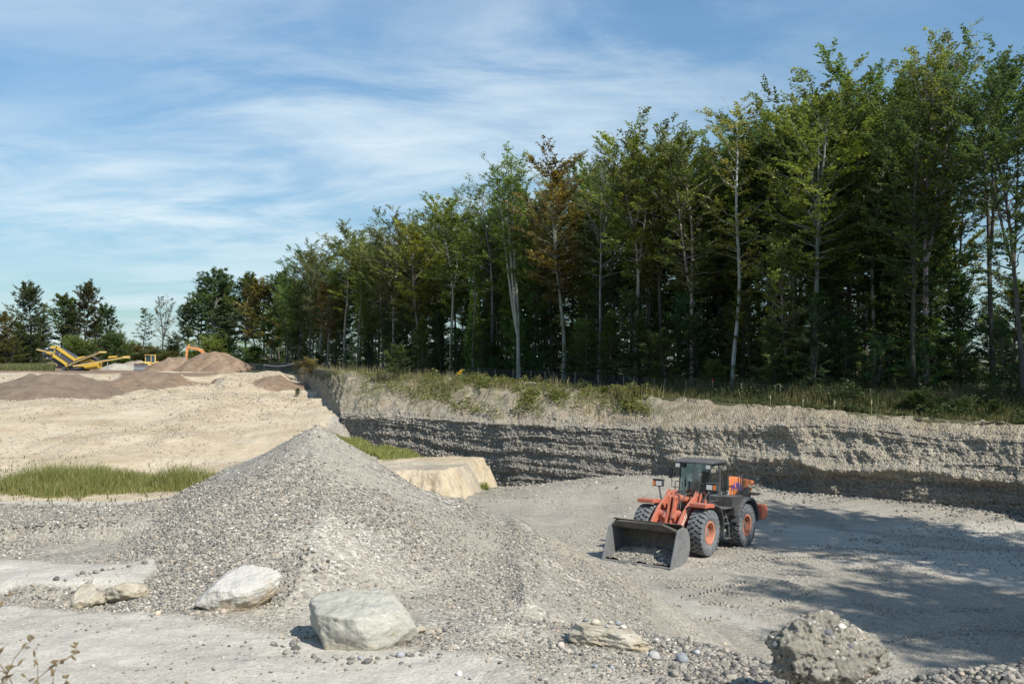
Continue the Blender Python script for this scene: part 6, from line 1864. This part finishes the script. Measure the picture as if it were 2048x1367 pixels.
def tracks(root, x0, x1, y, z0, h, w, name='track'):
    t = MB(); r = h / 2
    pts = [(x1 - r + r * math.sin(a), z0 + r - r * math.cos(a)) for a in np.linspace(0, math.pi, 9)] + [(x0 + r - r * math.sin(a), z0 + r + r * math.cos(a)) for a in np.linspace(0, math.pi, 9)]
    t.prism(pts, y - w / 2, y + w / 2)
    n = 16
    for k in range(n):
        x = x0 + r + (x1 - x0 - 2 * r) * k / (n - 1)
        t.box((x, y, z0 + h + .015), (.07, w, .05)); t.box((x, y, z0 + .0), (.07, w, .05))
    return t.build(name, DGREY, root)
def build_dozer():
    # faces left and towards the camera: x forward
    root = empty('bulldozer')
    for s in (-1, 1):
        tr = tracks(root, -1.7, 1.5, s * .95, 0, .95, .55)
        q = MB()
        for k in range(5): q.cyl((-1.2 + .58 * k, s * 1.24, .28), (-1.2 + .58 * k, s * 1.20, .28), .17, 12)
        q.build('roller', PALEY, tr)
    b = MB(); b.prism([(-1.7, .55), (1.75, .55), (1.8, 1.55), (1.55, 1.72), (.35, 1.75), (.2, 1.35), (-1.75, 1.35)], -.62, .62); b.build('engine_hood', PALEY, root, bevel=.05)
    g = MB(); g.prism([(1.80, .8), (1.86, .8), (1.86, 1.5), (1.80, 1.5)], -.45, .45); g.build('front_grille', DGREY, root)
    tk = MB(); tk.prism([(-1.9, 1.2), (-.7, 1.2), (-.7, 1.75), (-1.7, 1.80), (-1.95, 1.6)], -1.0, 1.0); tk.build('fuel_tank', PALEY, root, bevel=.06)
    c = MB()
    for x, y in ((.25, .72), (.25, -.72), (-.95, .72), (-.95, -.72)): c.box((x, y, 2.2), (.12 if x > 0 else .26, .10, 1.7))
    c.box((-.35, 0, 3.08), (1.5, 1.65, .14)); c.box((-.35, 0, 1.45), (1.3, 1.5, .25))
    cab = c.build('cab', PALEY, root, bevel=.03)
    w = MB(); w.box((-.35, 0, 2.3), (1.14, 1.38, 1.40)); w.build('cab_window', DGLASS, cab)
    e = MB(); e.cyl((1.0, .2, 1.7), (1.0, .2, 2.35), .07, 10); e.build('exhaust_pipe', DGREY, root)
    bl = MB(); pr = [(2.35, .05), (2.22, .35), (2.18, .7), (2.26, 1.1), (2.38, 1.32)]
    bl.sheet([(x, -1.75, z) for x, z in pr], [(x, 1.75, z) for x, z in pr]); blo = bl.build('blade', LGREY, root, solid=.10)
    ce = MB(); ce.box((2.38, 0, .06), (.12, 3.55, .14)); ce.box((2.36, 0, 1.33), (.10, 3.5, .07)); ce.build('blade_edge', DGREY, blo)
    for s in (-1, 1):
        p = MB(); p.tube([(.2, s * 1.32, .55), (2.2, s * 1.32, .35)], .12, 8); p.build('push_arm', PALEY, root)
        p = MB(); p.tube([(1.5, s * .5, 1.45), (2.25, s * .5, .8)], .06, 8); p.build('lift_cylinder', DGREY, root)
    p = at(298, 738, 196); p[2] = float(gz(p[0], p[1]))
    root.location = p; root.rotation_euler = (0, 0, R(-112)); root.scale = (.98,) * 3
    tag(root, 'pale yellow bulldozer with a grey blade on the far level', 'bulldozer')
def build_digger():
    root = empty('excavator')
    for s in (-1, 1): tracks(root, -2.0, 2.0, s * 1.15, 0, .95, .6)
    u = MB(); u.prism([(-2.6, 1.15), (1.5, 1.15), (1.5, 1.6), (.4, 2.3), (-2.4, 2.3), (-2.75, 1.9)], -1.35, 1.35); u.cyl((0, 0, .8), (0, 0, 1.2), .7, 20); u.build('upper_body', XORANGE, root, bevel=.06)
    c = MB(); c.prism([(.35, 1.6), (1.55, 1.6), (1.62, 2.3), (1.35, 3.1), (.35, 3.15)], .40, 1.35); cab = c.build('cab', DGREY, root, bevel=.06)
    w = MB(); w.prism([(.5, 2.05), (1.5, 2.05), (1.48, 2.35), (1.28, 3.0), (.5, 3.02)], .38, 1.37); w.build('cab_window', DGLASS, cab)
    b = MB(); b.prism([(.6, 1.7), (1.1, 1.6), (1.9, 3.0), (2.7, 4.1), (3.5, 4.75), (6.1, 5.35), (6.3, 5.55), (6.1, 5.75), (3.6, 5.55), (2.3, 5.0), (1.4, 3.8)], -.28, .28); b.build('boom', XORANGE, root, bevel=.05)
    s = MB(); s.prism([(5.3, 6.35), (5.75, 6.25), (6.35, 5.65), (6.55, 3.9), (6.45, 1.9), (6.15, 1.85), (5.95, 3.9), (5.75, 5.4)], -.22, .22); s.build('stick', XORANGE, root, bevel=.05)
    for yy in (-.4, .4):
        q = MB(); q.cyl((1.2, yy, 1.75), (2.2, yy, 3.3), .13, 10); q.cyl((2.2, yy, 3.3), (3.0, yy, 4.55), .08, 10); q.build('boom_cylinder', DGREY, root)
    q = MB(); q.cyl((3.1, 0, 5.5), (4.4, 0, 6.0), .14, 10); q.cyl((4.4, 0, 6.0), (5.45, 0, 6.32), .08, 10); q.build('stick_cylinder', DGREY, root)
    k = MB(); pr = [(6.3, 2.0), (6.75, 1.6), (6.8, 1.1), (6.45, .65), (5.95, .55), (5.5, .75)]
    k.prism(pr + [(5.6, .85), (6.0, .72), (6.35, .8), (6.6, 1.15), (6.5, 1.5), (6.1, 1.75)], -.62, .62); k.build('digging_bucket', DGREY, root, bevel=.02)
    p = at(424, 736, 205); p[2] = float(gz(p[0], p[1])) + .1
    root.location = p; root.rotation_euler = (0, 0, R(192)); root.scale = (.80,) * 3
    tag(root, 'orange excavator with bent boom behind the brown earth heaps', 'excavator')
def build_screener():
    """x to the right of the photograph, y away, z up; metres"""
    root = empty('screening_plant')
    k = 190 / F
    def q(px, py): return ((px - 170) * k, (741 - py) * k)
    def poly(name, pts, y0, y1, mat, par=root, bev=.03):
        m = MB(); m.prism([q(*p) for p in pts], y0, y1); return m.build(name, mat, par, bevel=bev)
    def beam(name, a, b, th, y, w, mat, par=root):
        A, B = Vector((q(*a)[0], y, q(*a)[1])), Vector((q(*b)[0], y, q(*b)[1]))
        d = (B - A); n = Vector((-d.z, 0, d.x)).normalized() * th / 2
        m = MB(); m.add([A + n + Vector((0, s, 0)) for s in (-w, w)] + [A - n + Vector((0, s, 0)) for s in (-w, w)] + [B + n + Vector((0, s, 0)) for s in (-w, w)] + [B - n + Vector((0, s, 0)) for s in (-w, w)],
                        [(0, 1, 3, 2), (4, 6, 7, 5), (0, 4, 5, 1), (2, 3, 7, 6), (0, 2, 6, 4), (1, 5, 7, 3)])
        return m.build(name, mat, par)
    for y in (-.9, .9): tracks(root, q(128, 0)[0], q(175, 0)[0], y, 0, .75, .5)
    # screen box leaning back: dark panels under a yellow rim
    sb = poly('screen_box', [(115, 696), (120, 694), (158, 716), (146, 730), (134, 722), (114, 709)], -1.0, 1.0, DGREY)
    beam('screen_rim', (117, 694), (157, 721), .55, -1.0, .14, YELLOW, sb)
    beam('screen_rim', (112, 711), (144, 732), .45, -1.05, .14, YELLOW, sb)
    beam('screen_rim', (106, 695), (119, 694), .40, -1.0, .14, YELLOW, sb)
    poly('rear_chute', [(103, 697), (116, 698), (116, 704), (102, 702)], -.9, .9, DGREY, sb)
    beam('panel_strap', (127, 703), (123, 712), .12, -1.04, .05, LGREY, sb)
    # tail conveyor going down from the upper left
    tc = beam('tail_conveyor', (88, 704), (135, 735), .75, 0, .55, DGREY)
    beam('tail_frame', (96, 704), (145, 733), .30, -.62, .07, YELLOW, tc)
    beam('belt_end', (74, 698), (96, 705), .35, 0, .5, BELT, tc)
    beam('belt_side', (76, 699), (94, 703), .16, -.55, .06, PALEY, tc)
    for a, b in (((115, 700), (111, 715)), ((131, 722), (142, 739)), ((96, 703), (115, 706))):
        beam('brace', a, b, .18, -1.1, .08, YELLOW)
    # chassis and hopper
    poly('chassis', [(140, 738), (150, 728), (198, 728), (198, 738), (170, 739)], -.8, .8, YELLOW)
    hp = poly('hopper', [(156, 733), (170, 722), (186, 717), (199, 726), (199, 737), (176, 738)], -1.15, 1.15, YELLOW)
    poly('hopper_grid', [(168, 716), (184, 711), (199, 722), (188, 722)], -1.0, 1.0, BELT, hp)
    poly('engine_cover', [(150, 716), (172, 712), (176, 718), (160, 724)], -.9, .9, YELLOW)
    # two long side conveyors rising to the right
    c1 = beam('side_conveyor', (142, 730), (206, 704), .40, -1.5, .35, BELT)
    beam('conveyor_frame', (142, 731.5), (206, 706), .10, -1.9, .05, PALEY, c1); beam('conveyor_head', (206, 704), (218, 704), .28, -1.5, .35, PALEY, c1)
    c2 = beam('side_conveyor', (158, 732), (262, 714), .22, -2.3, .35, PALEY)
    beam('conveyor_belt', (150, 731), (266, 711.8), .20, -2.3, .36, BELT, c2); beam('conveyor_head', (228, 714), (243, 713), .32, -2.4, .38, YELLOW, c2); beam('conveyor_head', (256, 714), (268, 714), .36, -2.3, .40, PALEY, c2)
    beam('prop', (225, 720), (225, 740), .12, -2.3, .05, LGREY, c2)
    p = at(170, 741, 190); p[2] = float(gz(p[0], p[1]))
    root.location = p
    tag(root, 'yellow mobile screening plant with raised conveyors at the far left', 'screening plant')
build_dozer(); build_digger(); build_screener()

def heap(name, px, d, base_y, top_y, wl, wr, depth, label, mat, mask, seed, cat):
    """conical heap: wl, wr half widths left and right in metres"""
    n = 90
    a = np.linspace(0, 2 * np.pi, n); r = np.linspace(0, 1, 40)
    A, Rr = np.meshgrid(a, r)
    ex = np.where(np.cos(A) < 0, wl, wr)
    X, Y = Rr * np.cos(A) * ex, Rr * np.sin(A) * depth
    cx = pix_x(px, d); z0 = at(px, base_y, d)[2]; H = at(px, top_y, d)[2] - z0
    prof = (1 - Rr) ** 1.0 * (1 - .22 * np.exp(-(Rr / .16) ** 2)) / .80
    Z = H * np.clip(prof, 0, 1.05) * (1 + .10 * fbm(X * .5 + seed, Y * .5, 2, 4)) + .10 * fbm(X * 1.1, Y * 1.1, seed, 4) * (1 - Rr) - .6 * Rr ** 6
    o = mesh_np(name, np.stack([X, Y, Z], -1), grid_faces(*X.shape), mat, smooth=True, attrs={'mask': ('POINT', 'FLOAT_COLOR', np.tile([*mask, 1.0], (X.size, 1)))})
    o.location = (cx, d, z0)
    return tag(o, label, cat)
heap('earth_heap', 349, 186, 741, 714.5, 6.5, 7.5, 5, 'smaller brown earth heap next to the bulldozer', M_GROUND, (0, 1, 0), 3, 'earth heap')
heap('earth_heap', 428, 180, 745, 705, 8.5, 9.5, 6.5, 'largest brown earth heap, in front of the excavator', M_GROUND, (0, 1, 0), 5, 'earth heap')
heap('earth_heap', 456, 177, 746, 717, 6.5, 6.5, 5, 'right hand shoulder heap joined to the largest brown heap', M_GROUND, (0, 1, 0), 8, 'earth heap')
heap('gravel_heap', 236, 200, 740, 727, 5, 5.5, 4, 'low pale gravel heap between the screening plant and the bulldozer', M_GROUND, (0, 0, .2), 9, 'gravel heap')
heap('gravel_heap', 270, 212, 739, 721, 6, 6, 4, 'tan heap behind the bulldozer', M_GROUND, (.4, .5, 0), 12, 'gravel heap')

M_DARKSOIL = mat_simple('dark_brown_soil', (.13, .095, .068), .95, var=1, vscale=.8, col2=(.22, .17, .125), bmp=.25, bscale=1.8)
heap('earth_heap', 108, 112, 816, 749, 13.0, 11.0, 14, 'dark brown earth mound at the far left of the sandy slope', M_DARKSOIL, (0, 1, 0), 14, 'earth heap')
